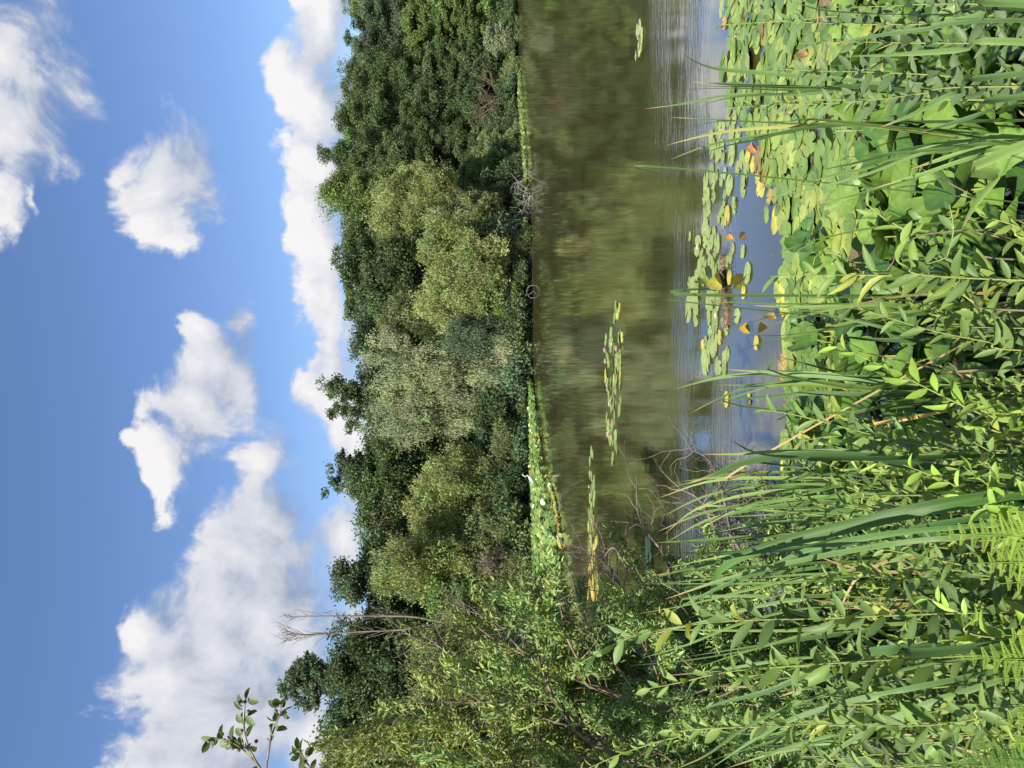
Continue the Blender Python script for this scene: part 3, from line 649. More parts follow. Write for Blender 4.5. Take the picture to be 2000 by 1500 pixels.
# flowers
def flower_mesh(seed, col):
    mb = MB(); rg = np.random.default_rng(seed)
    for ring, (n, lean, L) in enumerate(((9, .45, 1.0), (8, .9, .9), (6, 1.6, .7))):
        an = np.arange(n) * 2 * np.pi / n + ring * .3; d = np.stack([np.cos(an), np.sin(an), np.full(n, lean)], 1); up = np.stack([-np.cos(an) * lean, -np.sin(an) * lean, np.ones(n)], 1)
        leaves(mb, np.zeros((n, 3)), d, up, .5 * L, .2, np.array(col) * (1 - .12 * ring), (T_LANCE[0] * (1, 1, -1), T_LANCE[1]))
    return mb
def flower(x, y, s, col, label, group, z=.03):
    root = thing('water_lily_flower', (x, y, z), label, 'flower', group); s *= .62; flower_mesh(1, col).build('petals', M_PETAL, root)
    mb = MB(); an = np.arange(14) * .449; leaves(mb, np.zeros((14, 3)), np.stack([np.cos(an) * .4, np.sin(an) * .4, np.ones(14)], 1), np.stack([np.cos(an), np.sin(an), np.zeros(14)], 1), .2, .05, (.6, .45, .05), T_LOW)
    mb.build('stamens', M_PETAL, root); root.scale = (s,) * 3
for v, y in ((1186, 684), (1209, 681), (1187, 706), (1191, 752), (1196, 788), (1194, 825), (1193, 849)):
    q = G(v, y); flower(q[0], q[1], .24, (.82, .60, .66), 'pink water lily flower open in the far raft', 'pink water lily flowers')
for v, y, l in ((1154, 951, 'white water lily flower on the thin left raft'), (1407, 616, 'small white water lily flower beside the floating root'), (1370, 482, 'pale water lily flower half open among the middle pads'), (1096, 1024, 'white flower at the edge of the wide lily bed')):
    q = G(v, y); flower(q[0], q[1], .13 if v > 1300 else .17, (.82, .82, .74), l, None)

# curled yellow leaves standing out of the water, each its own look
for v, y, s, col, l in ((1420, 550, .23, (.33, .33, .06), 'large curled yellow lily leaf standing above the middle raft'),
                        (1472, 640, .14, (.38, .30, .04), 'folded olive yellow leaf rising alone from the open water'),
                        (1392, 546, .22, (.20, .24, .04), 'curled dark olive leaf behind the large yellow one'),
                        (1437, 462, .12, (.55, .30, .07), 'orange torn leaf at the right side of the middle raft'),
                        (1520, 615, .13, (.42, .28, .06), 'small brown curled leaf at the far edge of the near mat'),
                        (1583, 105, .12, (.36, .17, .09), 'brown shrivelled leaf lying among the pads at the right'),
                        (1483, 288, .13, (.42, .20, .09), 'reddish brown curled leaf at the edge of the right pads')):
    q = G(v, y); mb = pad_mesh(int(v), wave=.05, cup=.1, oval=1.2, roll=1.15); o = mb.build('curled_leaf', M_PAD)
    o.location = (q[0], q[1], s * .28); o.scale = (s,) * 3; o.scale = (s * .62,) * 3; o.rotation_euler = (R(22), R(-12), R(v % 70)); o.color = col + (1,)
    tag(o, l, 'leaf')
# floating brown root with rootlets
mb = MB(); rg = np.random.default_rng(2); a_ = G(1416, 500); b_ = G(1421, 640)
pts = np.array([a_ + (0, 0, .01), a_ * .66 + b_ * .34 + (0, .05, .02), a_ * .33 + b_ * .67 + (0, -.04, .02), b_ + (0, 0, .0)]); cc = cat(pts, 30)
tube(mb, cc, .035 + .008 * np.sin(np.arange(30) * 2.2), 9)
for i in range(150): grow(mb, cc[rg.integers(30)], nrm(rg.normal(0, 1, 3)) * (1, 1, .5), rg.uniform(.05, .16), .004, 0, rg, [], wob=.4, sides=3, kink=3)
tag(mb.build('floating_root', M_ROOT), 'brown scarred lily root floating with hairy rootlets in the middle raft', 'root')

# heron
rg = np.random.default_rng(5); q = G(1057, 938); root = thing('heron', (q[0], q[1] + 1, .0), 'pale grey heron standing at the back edge of the wide lily bed', 'bird')
mb = MB(); body = cat([(-.32, 0, .42), (-.2, 0, .50), (0, 0, .60), (.12, 0, .68), (.17, 0, .80), (.12, 0, .92), (.15, 0, 1.02), (.22, 0, 1.06), (.26, 0, 1.055)], 40)
rr = np.interp(np.linspace(0, 8, 40), range(9), [.02, .09, .135, .09, .045, .035, .035, .05, .02]); tube(mb, body, rr, 12)
mb.build('body', None or M_PETAL, root); 
for c_ in root.children: c_.color = (.55, .56, .56, 1)
mb = MB(); tube(mb, [(.25, 0, 1.055), (.42, 0, 1.03)], [.018, .003], 6, (.6, .42, .1)); mb.build('beak', M_PETAL, root)
for s_ in (-1, 1):
    mb = MB(); tube(mb, [(-.02, s_ * .05, .5), (.0, s_ * .05, .25), (-.02, s_ * .05, -.1)], .012, 6, (.3, .25, .12)); mb.build('leg', M_PETAL, root)
root.rotation_euler = (0, 0, R(25))

# bleached branches in a heap at the waterline, the bent white branch
rg = np.random.default_rng(6)
c0 = G(1036, 385); root = thing('dead_branch_heap', c0, 'heap of bleached dead branches in the water at the far shore', 'branches')
mb = MB()
for i in range(26):
    p0 = rg.uniform((-2.0, -.7, -.05), (2.2, .7, .2)); grow(mb, p0, (rg.normal(0, .8), rg.normal(0, .3), rg.uniform(.1, .9)), rg.uniform(.8, 1.9), .035, 1, rg, [], .7, 3, .35, 0, 4)
mb.build('branches', M_DEAD, root)
c0 = G(1041, 568); mb = MB(); tube(mb, cat([(-.55, 0, -.1), (-.5, 0, .25), (-.1, .1, .48), (.35, 0, .3), (.4, 0, -.1)], 20), .022, 5); tube(mb, cat([(-.3, 0, .4), (-.2, -.2, .15), (.1, -.2, -.1)], 9), .016, 5)
o = mb.build('bent_branch', M_DEAD); o.location = c0; tag(o, 'white branch bent into a loop at the far waterline', 'branch')

# brown dead scrub on the far right bank
c0 = P(950, 190, 92.); root = thing('dead_shrub', c0, 'brown leafless dead shrub hanging in the dark gap of the wood', 'shrub'); mb = MB()
for i in range(14): grow(mb, (rg.normal(0, .6), 0, -1.5), (rg.normal(0, .5), -.3, .6), 2.4, .05, 2, rg, [], .5, 3, .2, 0, 3)
mb.build('branches', M_TWIG, root)

# ---------------------------------------------------------------- bare twigs over the water at the left
def bare(pix, D0, D1, r0, label, seed, kids=10, tl=.35, name='bare_branch', grp=None, dep=1):
    rg = np.random.default_rng(seed); n = len(pix)
    pts = np.array([P(v, y, D0 + (D1 - D0) * i / max(1, n - 1)) for i, (v, y) in enumerate(pix)]); mb = MB(); cc = cat(pts, 26)
    tube(mb, cc, np.linspace(r0, r0 * .25, 26), 6); dr = nrm(cc[-1] - cc[0])
    for i in range(kids):
        k = rg.integers(5, 26); grow(mb, cc[k], nrm(dr + rg.normal(0, .75, 3)), tl * rg.uniform(.4, 1.2), r0 * .35, dep, rg, [], .55, 3, .22, .0, 4)
    return tag(mb.build(name, M_DTREE), label, 'branch', grp)
bare([(1300, 1290), (1235, 1180), (1210, 1140), (1190, 1100), (1183, 1060)], 6.5, 7.5, .016, 'forked bare grey branch reaching over the water from the left bank', 21, 11, .45)
bare([(1330, 1180), (1300, 1090), (1265, 1040), (1246, 1000), (1243, 930)], 6.0, 6.6, .014, 'bare twig with a long crooked tip in front of the dark water', 22, 9, .40)
bare([(1225, 1110), (1200, 1070), (1180, 1090), (1170, 1130)], 6.6, 7.4, .012, 'short bare fork just below the yellow pads', 23, 7, .4)
bare([(1160, 1290), (1140, 1200), (1120, 1140), (1095, 1060)], 7.5, 8.5, .016, 'thin bare branch crossing the wide lily bed', 24, 9, .55)
bare([(1420, 1100), (1390, 1020), (1370, 980), (1340, 960), (1310, 955)], 4.8, 5.4, .014, 'bleached twig with a knobbly fork above the left cattails', 25, 10, .28)
bare([(1450, 1150), (1410, 960), (1385, 900), (1345, 875)], 4.6, 5.2, .010, 'thin bleached twig reaching toward open water', 26, 9, .25)
bare([(1480, 1130), (1430, 1050), (1400, 1010), (1360, 1000)], 4.4, 4.6, .012, 'grey twig standing behind the arching cattail blades', 27, 8, .25)
bare([(1330, 1160), (1330, 1120), (1325, 1050), (1310, 1000)], 5.5, 5.6, .008, 'upright straight dead stick among the left blades', 28, 3, .2)
bare([(1180, 1420), (1110, 1330), (1040, 1290), (1000, 1250), (960, 1210), (905, 1190)], 7.5, 8.5, .018, 'long grey bare branch slanting through the left bushes', 29, 12, .6)
bare([(1060, 1480), (1000, 1400), (930, 1330), (880, 1280), (820, 1235)], 6.8, 7.6, .016, 'pale bare branch rising in front of the left bushes', 30, 10, .5)
bare([(1230, 1500), (1170, 1420), (1100, 1340), (1050, 1260), (1010, 1240)], 6.0, 7.0, .020, 'dark crooked branch in the left bushes', 31, 10, .5)
for i, (v, y) in enumerate([(1470, 960), (1500, 1000), (1520, 1040), (1480, 1060), (1530, 980), (1450, 1020)]):
    rg = np.random.default_rng(50 + i); c0 = G(v, y); mb = MB()
    for k in range(12): grow(mb, rg.normal(0, .05, 3) * (1, 1, 0), (rg.normal(0, .7), rg.normal(0, .4), .8), rg.uniform(.2, .5), .006, 2, rg, [], .6, 3, .3, 0, 3)
    o = mb.build('twig_clump', M_TWIG); o.location = c0 - (0, 0, .05); tag(o, 'tangle of brown twigs standing in shallow water behind the cattails', 'twigs', 'brown twig tangles in the shallows')

# ---------------------------------------------------------------- leafy willow bushes at the left (5 to 9 m away)
def leafy_bush(base, height, spread, nst, leafL, nleaf, col, seed, label, lean=(0, 0), group=None, name='willow_bush', var=.22):
    rg = np.random.default_rng(seed); root = thing(name, base, label, 'bush', group); mb = MB(); tips = []; allp = []
    for i in range(nst):
        an = rg.uniform(0, 6.28); d = np.array([math.cos(an) * .32 * spread + lean[0], math.sin(an) * .32 * spread + lean[1], 1.0])
        t_ = []; grow(mb, (math.cos(an) * .12, math.sin(an) * .12, -.1), d, height * rg.uniform(.5, .82), .02, 2, rg, t_, .5, 4, .13, .03, 4, .52); allp += t_
    mb.build('stems', M_TWIG, root)
    T_ = np.array([p_ for p_, _ in allp]); Dd = np.array([d_ for _, d_ in allp]); k = rg.integers(0, len(T_), nleaf)
    back = rg.uniform(-.9, .35, (nleaf, 1)) * height * .13
    pos = T_[k] + Dd[k] * back + rg.normal(0, .05, (nleaf, 3)) * height * .28
    pos[:, 2] = np.maximum(pos[:, 2], .02)
    d = nrm(Dd[k] * .7 + rg.normal(0, .6, (nleaf, 3)) + (0, 0, .15)); up = nrm(rg.normal(0, .6, (nleaf, 3)) + (0, -.15, .9))
    cc = np.array(col) * (1 + rg.normal(0, var, (len(T_), 1)))[k] * (1 + rg.normal(0, .16, (nleaf, 1)))
    yl = rg.random(nleaf) < .06; cc[yl] = np.array((.42, .44, .10))
    mb = MB(); L = leafL * rg.uniform(.6, 1.3, nleaf); leaves(mb, pos, d, up, L, L * .30, np.clip(cc, .01, .8), T_LOW); mb.build('foliage', M_LEAF, root)
    return root
LB = [ # iy, D, pixel height of the top, spread, stems, leaf length, leaves, colour
 (1500, 8.6, 640, 1.0, 8, .085, 15000, (.15, .20, .055), 'tall olive leaved bush at the left edge'),
 (1405, 9.2, 700, .9, 8, .085, 14000, (.13, .17, .05), 'tall bush with light leaf tips beside the left edge'),
 (1400, 9.6, 850, .8, 7, .085, 11000, (.12, .17, .05), 'loose willow bush right of the tall left bushes'),
 (1460, 6.6, 860, 1.0, 7, .075, 12000, (.14, .20, .055), 'nearer leafy bush in front of the tall left ones'),
 (1400, 6.8, 990, .8, 7, .070, 10000, (.12, .18, .05), 'thin leaved bush in the middle of the left bushes'),
 (1360, 8.0, 1030, .5, 6, .070, 5500, (.13, .19, .05), 'low willow bush at the edge of the wide lily bed'),
 (1540, 5.0, 900, 1.0, 7, .07, 9000, (.12, .19, .05), 'leafy bush cut by the left edge low down'),
 (1440, 4.8, 1180, 1.1, 8, .05, 11000, (.12, .20, .055), 'small leaved vine tangle at the left bank'),
 (1330, 5.2, 1190, 1.0, 8, .05, 10000, (.13, .21, .06), 'small leaved sprawling bush behind the left cattails'),
 (1270, 5.4, 1235, .6, 7, .045, 6000, (.15, .23, .07), 'fresh green low bush beside the bare twigs'),
 (1290, 4.2, 1330, 1.1, 8, .045, 9000, (.14, .22, .06), 'pale green small leaved growth under the long shoot'),
 (1420, 3.9, 1340, 1.1, 8, .045, 9000, (.10, .17, .045), 'shaded small leaved growth at the lower left'),
 (1180, 4.3, 1400, .9, 6, .040, 6000, (.13, .21, .06), 'small leaved weeds by the brown twig tangles')]
for i, (iy, D_, vt, sp, ns, ll, nl_, col, lb) in enumerate(LB):
    x = (750 - iy) / F * D_; z0 = max(0, float(ground_z(x, D_))); top = H + (HOR - vt) / F * D_
    leafy_bush((x, D_, z0), (top - z0) * .86, sp, ns, ll * .8, int(nl_ * 1.35), tuple(np.array(col) * (1.75, 1.62, 2.1)), 100 + i, lb)
# near branch with round leaves against the sky
cones = []; mb = MB(); lf = MB(); bb = MB(); rg = np.random.default_rng(8); Dn = 3.6
mains = [[(560, 1560), (505, 1495), (480, 1440), (478, 1400), (480, 1365)], [(505, 1495), (470, 1460), (440, 1445), (410, 1440)], [(520, 1500), (530, 1440), (545, 1400), (552, 1375)], [(640, 1560), (600, 1490), (585, 1465)]]
for mi, pxs in enumerate(mains):
    c_ = cat(np.array([P(v, y, Dn + .1 * mi) for v, y in pxs]), 24); tube(mb, c_, np.linspace(.006, .002, 24), 5)
    for i in range(6, 24):
        if rg.random() < .85:
            d = nrm(c_[min(i + 1, 23)] - c_[i - 1]); d = nrm(d + rg.normal(0, .8, 3)); n = 1
            leaves(lf, (c_[i] + d * .012)[None], d[None], (rg.normal(0, .5, 3) + (0, -.5, .7))[None], rg.uniform(.045, .065), .036, np.array((.12, .17, .06)) * rg.uniform(.7, 1.3), T_OVAL)
    for i in range(10, 24, 3):
        q = c_[i] + rg.normal(0, .02, 3); an = np.linspace(0, np.pi, 6); tube(bb, q + np.array([(0, 0, .009 * -math.cos(t_)) for t_ in an]), .009 * np.sin(an) + .0005, 7, (.06, .08, .04)); cones.append(bb); bb = MB()
base_ = P(640, 1560, Dn); root = thing('alder_branch', (0, 0, 0), 'branch with round leaves and small cones against the sky at the left', 'branch')
mb.build('stem', M_TWIG, root); lf.build('foliage', M_LEAF, root); [c_.build('cone', M_TWIG, root) for c_ in cones]

# ---------------------------------------------------------------- cattails
GB = [(.11, .195, .052), (.14, .23, .058), (.085, .16, .045), (.18, .27, .062)]
def ground_pt(q, D): return np.array([q[0], D, max(float(ground_z(q[0], D)), -.05) - .03])
def cattail(label, blades, D0, seed, group='cattail clumps along the near bank', extra=0, w=.016):
    """blades: lists of photo points from tip to foot, optional width (px) and tint"""
    rg = np.random.default_rng(seed); f0 = blades[0][0][-1]; bq = P(f0[0], f0[1], D0); root = thing('cattail', ground_pt(bq, D0), label, 'cattail', group); o0 = np.array(root.location)
    for bl in blades:
        pts_, wpx, tint = (list(bl) + [None, None])[:3]
        D = D0 + rg.uniform(-.15, .15) * D0 * .3
        wd = (.84 * wpx * D / F) if wpx else w * rg.uniform(.8, 1.2)
        q = [P(v, y, D * (1 + .05 * (len(pts_) - i))) for i, (v, y) in enumerate(pts_)]
        last = q[-1]; dirn = (q[-1] - q[-2]); dirn = dirn / max(abs(dirn[2]), .05)
        zg = max(float(ground_z(last[0], last[1])), -.05) - .03
        if last[2] > zg + .05: q.append(np.array([last[0] + dirn[0] * (last[2] - zg) * .5, last[1], zg]))
        q = np.array(q[::-1]) - o0; c = np.array(GB[rg.integers(4)]) * rg.uniform(.85, 1.15)
        mb = MB(); blade(mb, q, wd, c if tint is None else tint, 20, .45 if len(pts_) > 2 else .35, rg.normal(0, .9), (rg.normal(0, .5), -1, rg.normal(0, .3)), (.40, .27, .13) if rg.random() < .6 else None)
        mb.build('leaf', M_BLADE, root)
    for _ in range(extra):
        f = blades[rg.integers(len(blades))][0]; tp = np.array(f[0]) + (rg.uniform(20, 160), rg.normal(0, 45)); ft = np.array(f[-1]) + (0, rg.normal(0, 25)); md = tp * .45 + ft * .55 + (0, rg.normal(0, 14))
        D = D0 * rg.uniform(.9, 1.15); q = [P(tp[0], tp[1], D * 1.06), P(md[0], md[1], D), P(ft[0], ft[1], D)]
        if rg.random() < .3: q.insert(0, P(tp[0] + rg.uniform(10, 55), tp[1] + rg.choice([-1, 1]) * rg.uniform(25, 60), D * 1.06))
        zg = max(float(ground_z(q[-1][0], D)), -.05) - .03
        if q[-1][2] > zg + .05: q.append(np.array([q[-1][0], D, zg]))
        q = np.array(q[::-1]) - o0; mb = MB()
        blade(mb, q, w * rg.uniform(.6, 1.1), np.array(GB[rg.integers(4)]) * rg.uniform(.75, 1.2), 14, .4, rg.normal(0, 1), (rg.normal(0, .6), -1, rg.normal(0, .3))); mb.build('leaf', M_BLADE, root)
DRY = (.46, .30, .12); DARK = (.062, .125, .035)
cattail('slim upright cattail clump in front of the far right water', [([(1287, 177), (1420, 172), (1560, 176), (1730, 170)], 12), ([(1352, 160), (1440, 165), (1600, 172), (1730, 172)], 11, DARK), ([(1258, 213), (1340, 202), (1420, 186), (1560, 184), (1730, 176)], 8), ([(1345, 215), (1420, 192), (1540, 182), (1730, 175)], 9),
        ([(1365, 168), (1500, 170), (1700, 178)], 14, DARK)], 2.7, 1)
cattail('cattail clump with yellow edged blades right of the open water', [([(1310, 229), (1400, 234), (1520, 238), (1652, 238)], 10), ([(1285, 253), (1340, 248), (1420, 236), (1560, 242), (1652, 238)], 7), ([(1300, 284), (1370, 266), (1440, 254), (1560, 246), (1652, 240)], 8, (.30, .30, .07)), ([(1308, 312), (1380, 285), (1450, 270), (1560, 256), (1652, 242)], 10),
        ([(1305, 346), (1350, 312), (1400, 290), (1480, 272), (1652, 243)], 11), ([(1290, 342), (1312, 328)], 4)], 2.5, 2)
cattail('single broad dark cattail blade right of the upright clump', [([(1330, 101), (1362, 122), (1405, 135), (1500, 143), (1700, 160), (1900, 175)], 12)], 2.4, 3)
cattail('wide pale cattail blades crossing at the right corner', [([(1655, 110), (1760, 106), (1880, 97), (2010, 83)], 18, (.17, .28, .09)), ([(1780, 62), (1850, 45), (1930, 28), (2010, 8)], 24, (.15, .26, .08)), ([(1553, 5), (1610, 20), (1720, 27), (1850, 28), (2010, 20)], 16, DARK), ([(1615, 88), (1700, 72), (1800, 58), (2010, 40)], 12, (.10, .18, .06))], 1.25, 4)
cattail('wide cattail blades slanting over the round leaves at the right', [([(1793, 260), (1850, 243), (1930, 218), (2010, 188)], 24, (.15, .27, .09)), ([(1719, 249), (1790, 220), (1870, 180), (2010, 143)], 17, (.12, .22, .07))], 1.2, 5)
cattail('bright sheaf of cattail blades spreading from the right edge', [([(1594, 334), (1680, 316), (1780, 290), (1900, 276), (2010, 283)], 14, DARK), ([(1505, 387), (1580, 370), (1680, 345), (1800, 300), (1900, 282), (2010, 285)], 9), ([(1583, 402), (1680, 378), (1790, 345), (1900, 305), (2010, 290)], 10), ([(1640, 308), (1740, 300), (1850, 290), (2010, 280)], 12), ([(1700, 370), (1800, 340), (1900, 308), (2010, 288)], 12, (.17, .29, .07)), ([(1760, 300), (1880, 276), (2010, 272)], 18, (.18, .31, .07)), ([(1780, 330), (1880, 300), (2010, 288)], 18, (.2, .32, .08))], 1.7, 6)
cattail('broad scarred cattail blade pointing up left at the right front', [([(1878, 448), (1905, 400), (1950, 345), (2010, 280)], 27, (.22, .33, .10))], 1.0, 7)
cattail('thin straight cattail clump in front of the floating root', [([(1375, 594), (1440, 590), (1530, 594), (1650, 594), (1800, 596)], 9), ([(1470, 597), (1560, 600), (1700, 600), (1850, 602)], 11), ([(1412, 648), (1460, 632), (1520, 615), (1620, 604), (1800, 600)], 8), ([(1437, 689), (1490, 670), (1560, 655), (1660, 630), (1800, 606)], 8), ([(1460, 656), (1540, 654), (1640, 640), (1830, 608)], 11, DARK), ([(1372, 593), (1360, 592)], 4)], 2.6, 8, extra=5)
cattail('short cattail tuft rising to the open water in the middle', [([(1500, 500), (1560, 480), (1620, 462), (1760, 440)], 7), ([(1515, 386), (1600, 350), (1690, 330), (1800, 300)], 7)], 2.6, 9)
cattail('tall cattail clump in front of the open water in the middle', [([(1315, 761), (1360, 748), (1420, 735), (1540, 727), (1700, 740), (1900, 770)], 10), ([(1350, 806), (1400, 780), (1450, 760), (1560, 745), (1800, 765)], 8), ([(1395, 752), (1480, 752), (1600, 750), (1830, 768)], 13), ([(1395, 790), (1470, 765), (1560, 752), (1830, 770)], 8), ([(1420, 722), (1520, 728), (1660, 740), (1850, 765)], 13, (.14, .25, .08)), ([(1410, 780), (1500, 775), (1600, 768), (1850, 775)], 12, DARK), ([(1630, 655), (1700, 663), (1830, 668), (1950, 690)], 13, DARK)], 2.4, 10, extra=5)
cattail('dry orange cattail blade lying through the green middle growth', [([(1650, 838), (1720, 826), (1800, 812), (1860, 800), (1960, 785)], 15, (.60, .38, .12))], 1.9, 11, group=None)
cattail('broad dark cattail blades in the left middle with a brown tip', [([(1430, 861), (1460, 878), (1495, 888), (1560, 893), (1700, 895)], 16, DARK), ([(1370, 887), (1440, 887), (1520, 882), (1640, 886), (1800, 905), (1960, 930)], 14), ([(1345, 945), (1400, 925), (1450, 904), (1540, 890), (1700, 892), (1900, 920)], 22, DARK), ([(1500, 883), (1600, 882), (1700, 888), (1850, 920)], 20, (.10, .18, .06))], 1.6, 12)
P1 = []
rg = np.random.default_rng(31)
for (tv, ty, mv, my, bv, by, w_) in [(1300, 955, 1430, 925, 1600, 925, 9), (1285, 973, 1400, 938, 1600, 935, 9), (1290, 1010, 1400, 962, 1580, 945, 9), (1295, 1045, 1380, 985, 1560, 955, 10), (1285, 1038, 1390, 998, 1560, 975, 9), (1300, 1060, 1400, 1010, 1600, 980, 10), (1330, 940, 1440, 932, 1640, 940, 9), (1420, 900, 1500, 905, 1650, 930, 8), (1280, 1060, 1360, 1056, 1560, 1045, 10), (1265, 1080, 1400, 1079, 1560, 1070, 9),
                                     (1262, 1082, 1360, 1050, 1540, 1020, 8), (1350, 1000, 1450, 968, 1640, 955, 9), (1370, 1030, 1460, 990, 1620, 970, 9), (1340, 1090, 1440, 1080, 1650, 1070, 10), (1300, 1110, 1420, 1085, 1600, 1060, 9), (1400, 1030, 1500, 1015, 1650, 1010, 8), (1380, 1045, 1500, 1022, 1680, 1012, 9), (1410, 1010, 1520, 1005, 1680, 1000, 8)]:
    P1.append(([(tv, ty), (mv, my), (bv, by), (bv + 160, by + 15)], w_))
cattail('dense cattail clump leaning left beside the brown twigs', P1[:9], 2.9, 13, extra=8)
cattail('cattail clump with many thin blades left of the brown twigs', P1[9:], 2.7, 14, extra=8)
cattail('big arching dark cattail blades bending over at the left', [([(1388, 1172), (1392, 1148), (1410, 1110), (1480, 1075), (1600, 1045), (1750, 1010), (1950, 975)], 27, (.075, .16, .04)), ([(1267, 1126), (1340, 1112), (1420, 1090), (1540, 1050), (1700, 1010), (1950, 960)], 16, DARK), ([(1300, 1200), (1400, 1150), (1500, 1110), (1620, 1070), (1800, 1030), (1980, 1000)], 18, (.08, .17, .05)), ([(1500, 1110), (1560, 1080), (1640, 1060), (1760, 1040), (1980, 1020)], 22, (.10, .19, .06)), ([(1300, 1170), (1420, 1130), (1560, 1095), (1760, 1060), (1980, 1040)], 15, (.12, .21, .06))], 1.35, 15)
cattail('long cattail blades sweeping to the left low down', [([(1350, 1392), (1420, 1370), (1500, 1350), (1600, 1308), (1720, 1270), (1850, 1262), (1990, 1262)], 18, (.08, .16, .05)), ([(1320, 1502), (1380, 1475), (1450, 1425), (1530, 1385), (1640, 1345), (1800, 1300), (2000, 1270)], 20, (.11, .2, .06)), ([(1520, 1362), (1600, 1330), (1680, 1280), (1760, 1268), (1900, 1266)], 24, DARK), ([(1590, 1503), (1650, 1455), (1730, 1410), (1850, 1360), (2000, 1312)], 18, (.13, .22, .07)), ([(1390, 1500), (1480, 1440), (1560, 1400), (1700, 1360), (1900, 1320)], 15, (.11, .2, .06))], 1.3, 16)
cattail('cattail clump with slanting blades behind the left shoots', [([(1255, 1285), (1340, 1260), (1440, 1220), (1560, 1190), (1750, 1170)], 10), ([(1230, 1300), (1340, 1290), (1460, 1270), (1600, 1240), (1800, 1220)], 9), ([(1240, 1200), (1350, 1180), (1470, 1150), (1620, 1120), (1800, 1100)], 10), ([(1270, 1240), (1370, 1215), (1500, 1180), (1700, 1150)], 10), ([(1300, 1320), (1400, 1310), (1520, 1290), (1700, 1270)], 9)], 2.6, 17, extra=9)
cattail('cattail blades low at the left edge of the bank', [([(1330, 1480), (1430, 1460), (1560, 1430), (1750, 1400)], 9), ([(1370, 1440), (1460, 1430), (1600, 1410), (1760, 1400)], 9), ([(1350, 1420), (1450, 1400), (1600, 1380), (1780, 1370)], 10), ([(1420, 1500), (1520, 1470), (1650, 1450), (1800, 1440)], 9)], 2.6, 18, extra=9)
cattail('curved straw coloured blade arching over the right lily leaves', [([(1690, 200), (1705, 235), (1740, 285), (1788, 330), (1830, 345)], 5, (.62, .50, .20))], 2.2, 19, group=None)
cattail('curved straw coloured blade hanging over the left water', [([(1515, 966), (1495, 945), (1481, 920), (1479, 895)], 5, (.66, .48, .22))], 2.4, 20, group=None)
cattail('bent straw coloured blade with a pale bow in the middle', [([(1630, 656), (1655, 668), (1695, 688), (1740, 700)], 4, (.62, .48, .2))], 2.1, 21, group=None)
cattail('pale dead reed stalk leaning in at the right front', [([(1911, 455), (1950, 463), (2010, 478)], 7, (.60, .50, .34))], 1.6, 22, group=None)

# ---------------------------------------------------------------- leafy willow shoots in front
def shoot(pix, D, leafpx, label, seed, group='leafy willow shoots along the near bank', step=22, col=(.15, .26, .07), hairy=False, wr=.32, rstem=.0022, root_to_ground=True, D1=None):
    rg = np.random.default_rng(seed); pix = pix[::-1]; D1 = D if D1 is None else D1; n = len(pix)
    q = [P(v, y, D + (D1 - D) * i / max(n - 1, 1)) for i, (v, y) in enumerate(pix)]
    if root_to_ground:
        zg = float(ground_z(q[0][0], q[0][1])) - .03; zg = max(zg, -.1)
        if q[0][2] > zg + .03:
            d = q[0] - q[1]; q.insert(0, np.array([q[0][0] + d[0] * .5, q[0][1] + .02, zg]))
    q = np.array(q); base = q[0].copy(); q = q - base
    root = thing('willow_shoot' if not hairy else 'loosestrife_stem', base, label, 'shoot' if not hairy else 'wild plant', group)
    c_ = cat(q, 60); seg = np.linalg.norm(np.diff(c_, axis=0), axis=1); s = np.concatenate([[0], np.cumsum(seg)]); Lt = s[-1]
    mb = MB(); rs = rstem * D / 2.0; tube(mb, c_, np.linspace(rs * 1.3, rs * .5, 60), 6); mb.build('stem', M_STEM, root)
    st = step * D / F; sp = np.arange(Lt * .12, Lt, st) + rg.uniform(-.2, .2) * st; sp = np.clip(sp, 0, Lt * .995); K = len(sp)
    pos = np.stack([np.interp(sp, s, c_[:, i]) for i in range(3)], 1); tg = nrm(np.stack([np.interp(sp, s, np.gradient(c_[:, i])) for i in range(3)], 1))
    an = np.arange(K) * 2.4 + rg.normal(0, .35, K); a = nrm(np.cross(tg, (0.3, 1, .2))); b2 = np.cross(tg, a)
    if hairy: pos = np.repeat(pos, 2, 0); tg = np.repeat(tg, 2, 0); a = np.repeat(a, 2, 0); b2 = np.repeat(b2, 2, 0); an = np.repeat(np.arange(K) * 1.57, 2) + np.tile([0, np.pi], K) + rg.normal(0, .2, 2 * K); K *= 2
    rad = a * np.cos(an)[:, None] + b2 * np.sin(an)[:, None]
    rel = np.linspace(0, 1, K); d = nrm(rad * 1.0 + tg * (.35 + .75 * rel[:, None]) + rg.normal(0, .18, (K, 3))); up = nrm(tg * .4 + (-.12, -.6, .45) + rg.normal(0, .5, (K, 3)))
    L = leafpx * D / F * rg.uniform(.75, 1.2, K) * np.interp(rel, [0, .15, .75, 1], [.7, 1, 1, .5])
    cc = np.array(col) * (1 + rg.normal(0, .12, (K, 1))) * np.interp(rel, [0, .7, 1], [.85, 1, 1.3])[:, None]
    y_ = rg.random(K) < .04; cc[y_] = (.34, .38, .08)
    cl = rg.random(K) < .3; mb = MB()
    for s_, tp_ in ((cl, T_CURL), (~cl, T_LANCE)):
        if s_.any(): leaves(mb, (pos + rad * rs)[s_], d[s_], up[s_], L[s_], (L * wr * rg.uniform(.7, 1.2, K))[s_], np.clip(cc, 0, .9)[s_], tp_)
    mb.build('foliage', M_LEAF, root)
    return root
sg = 300
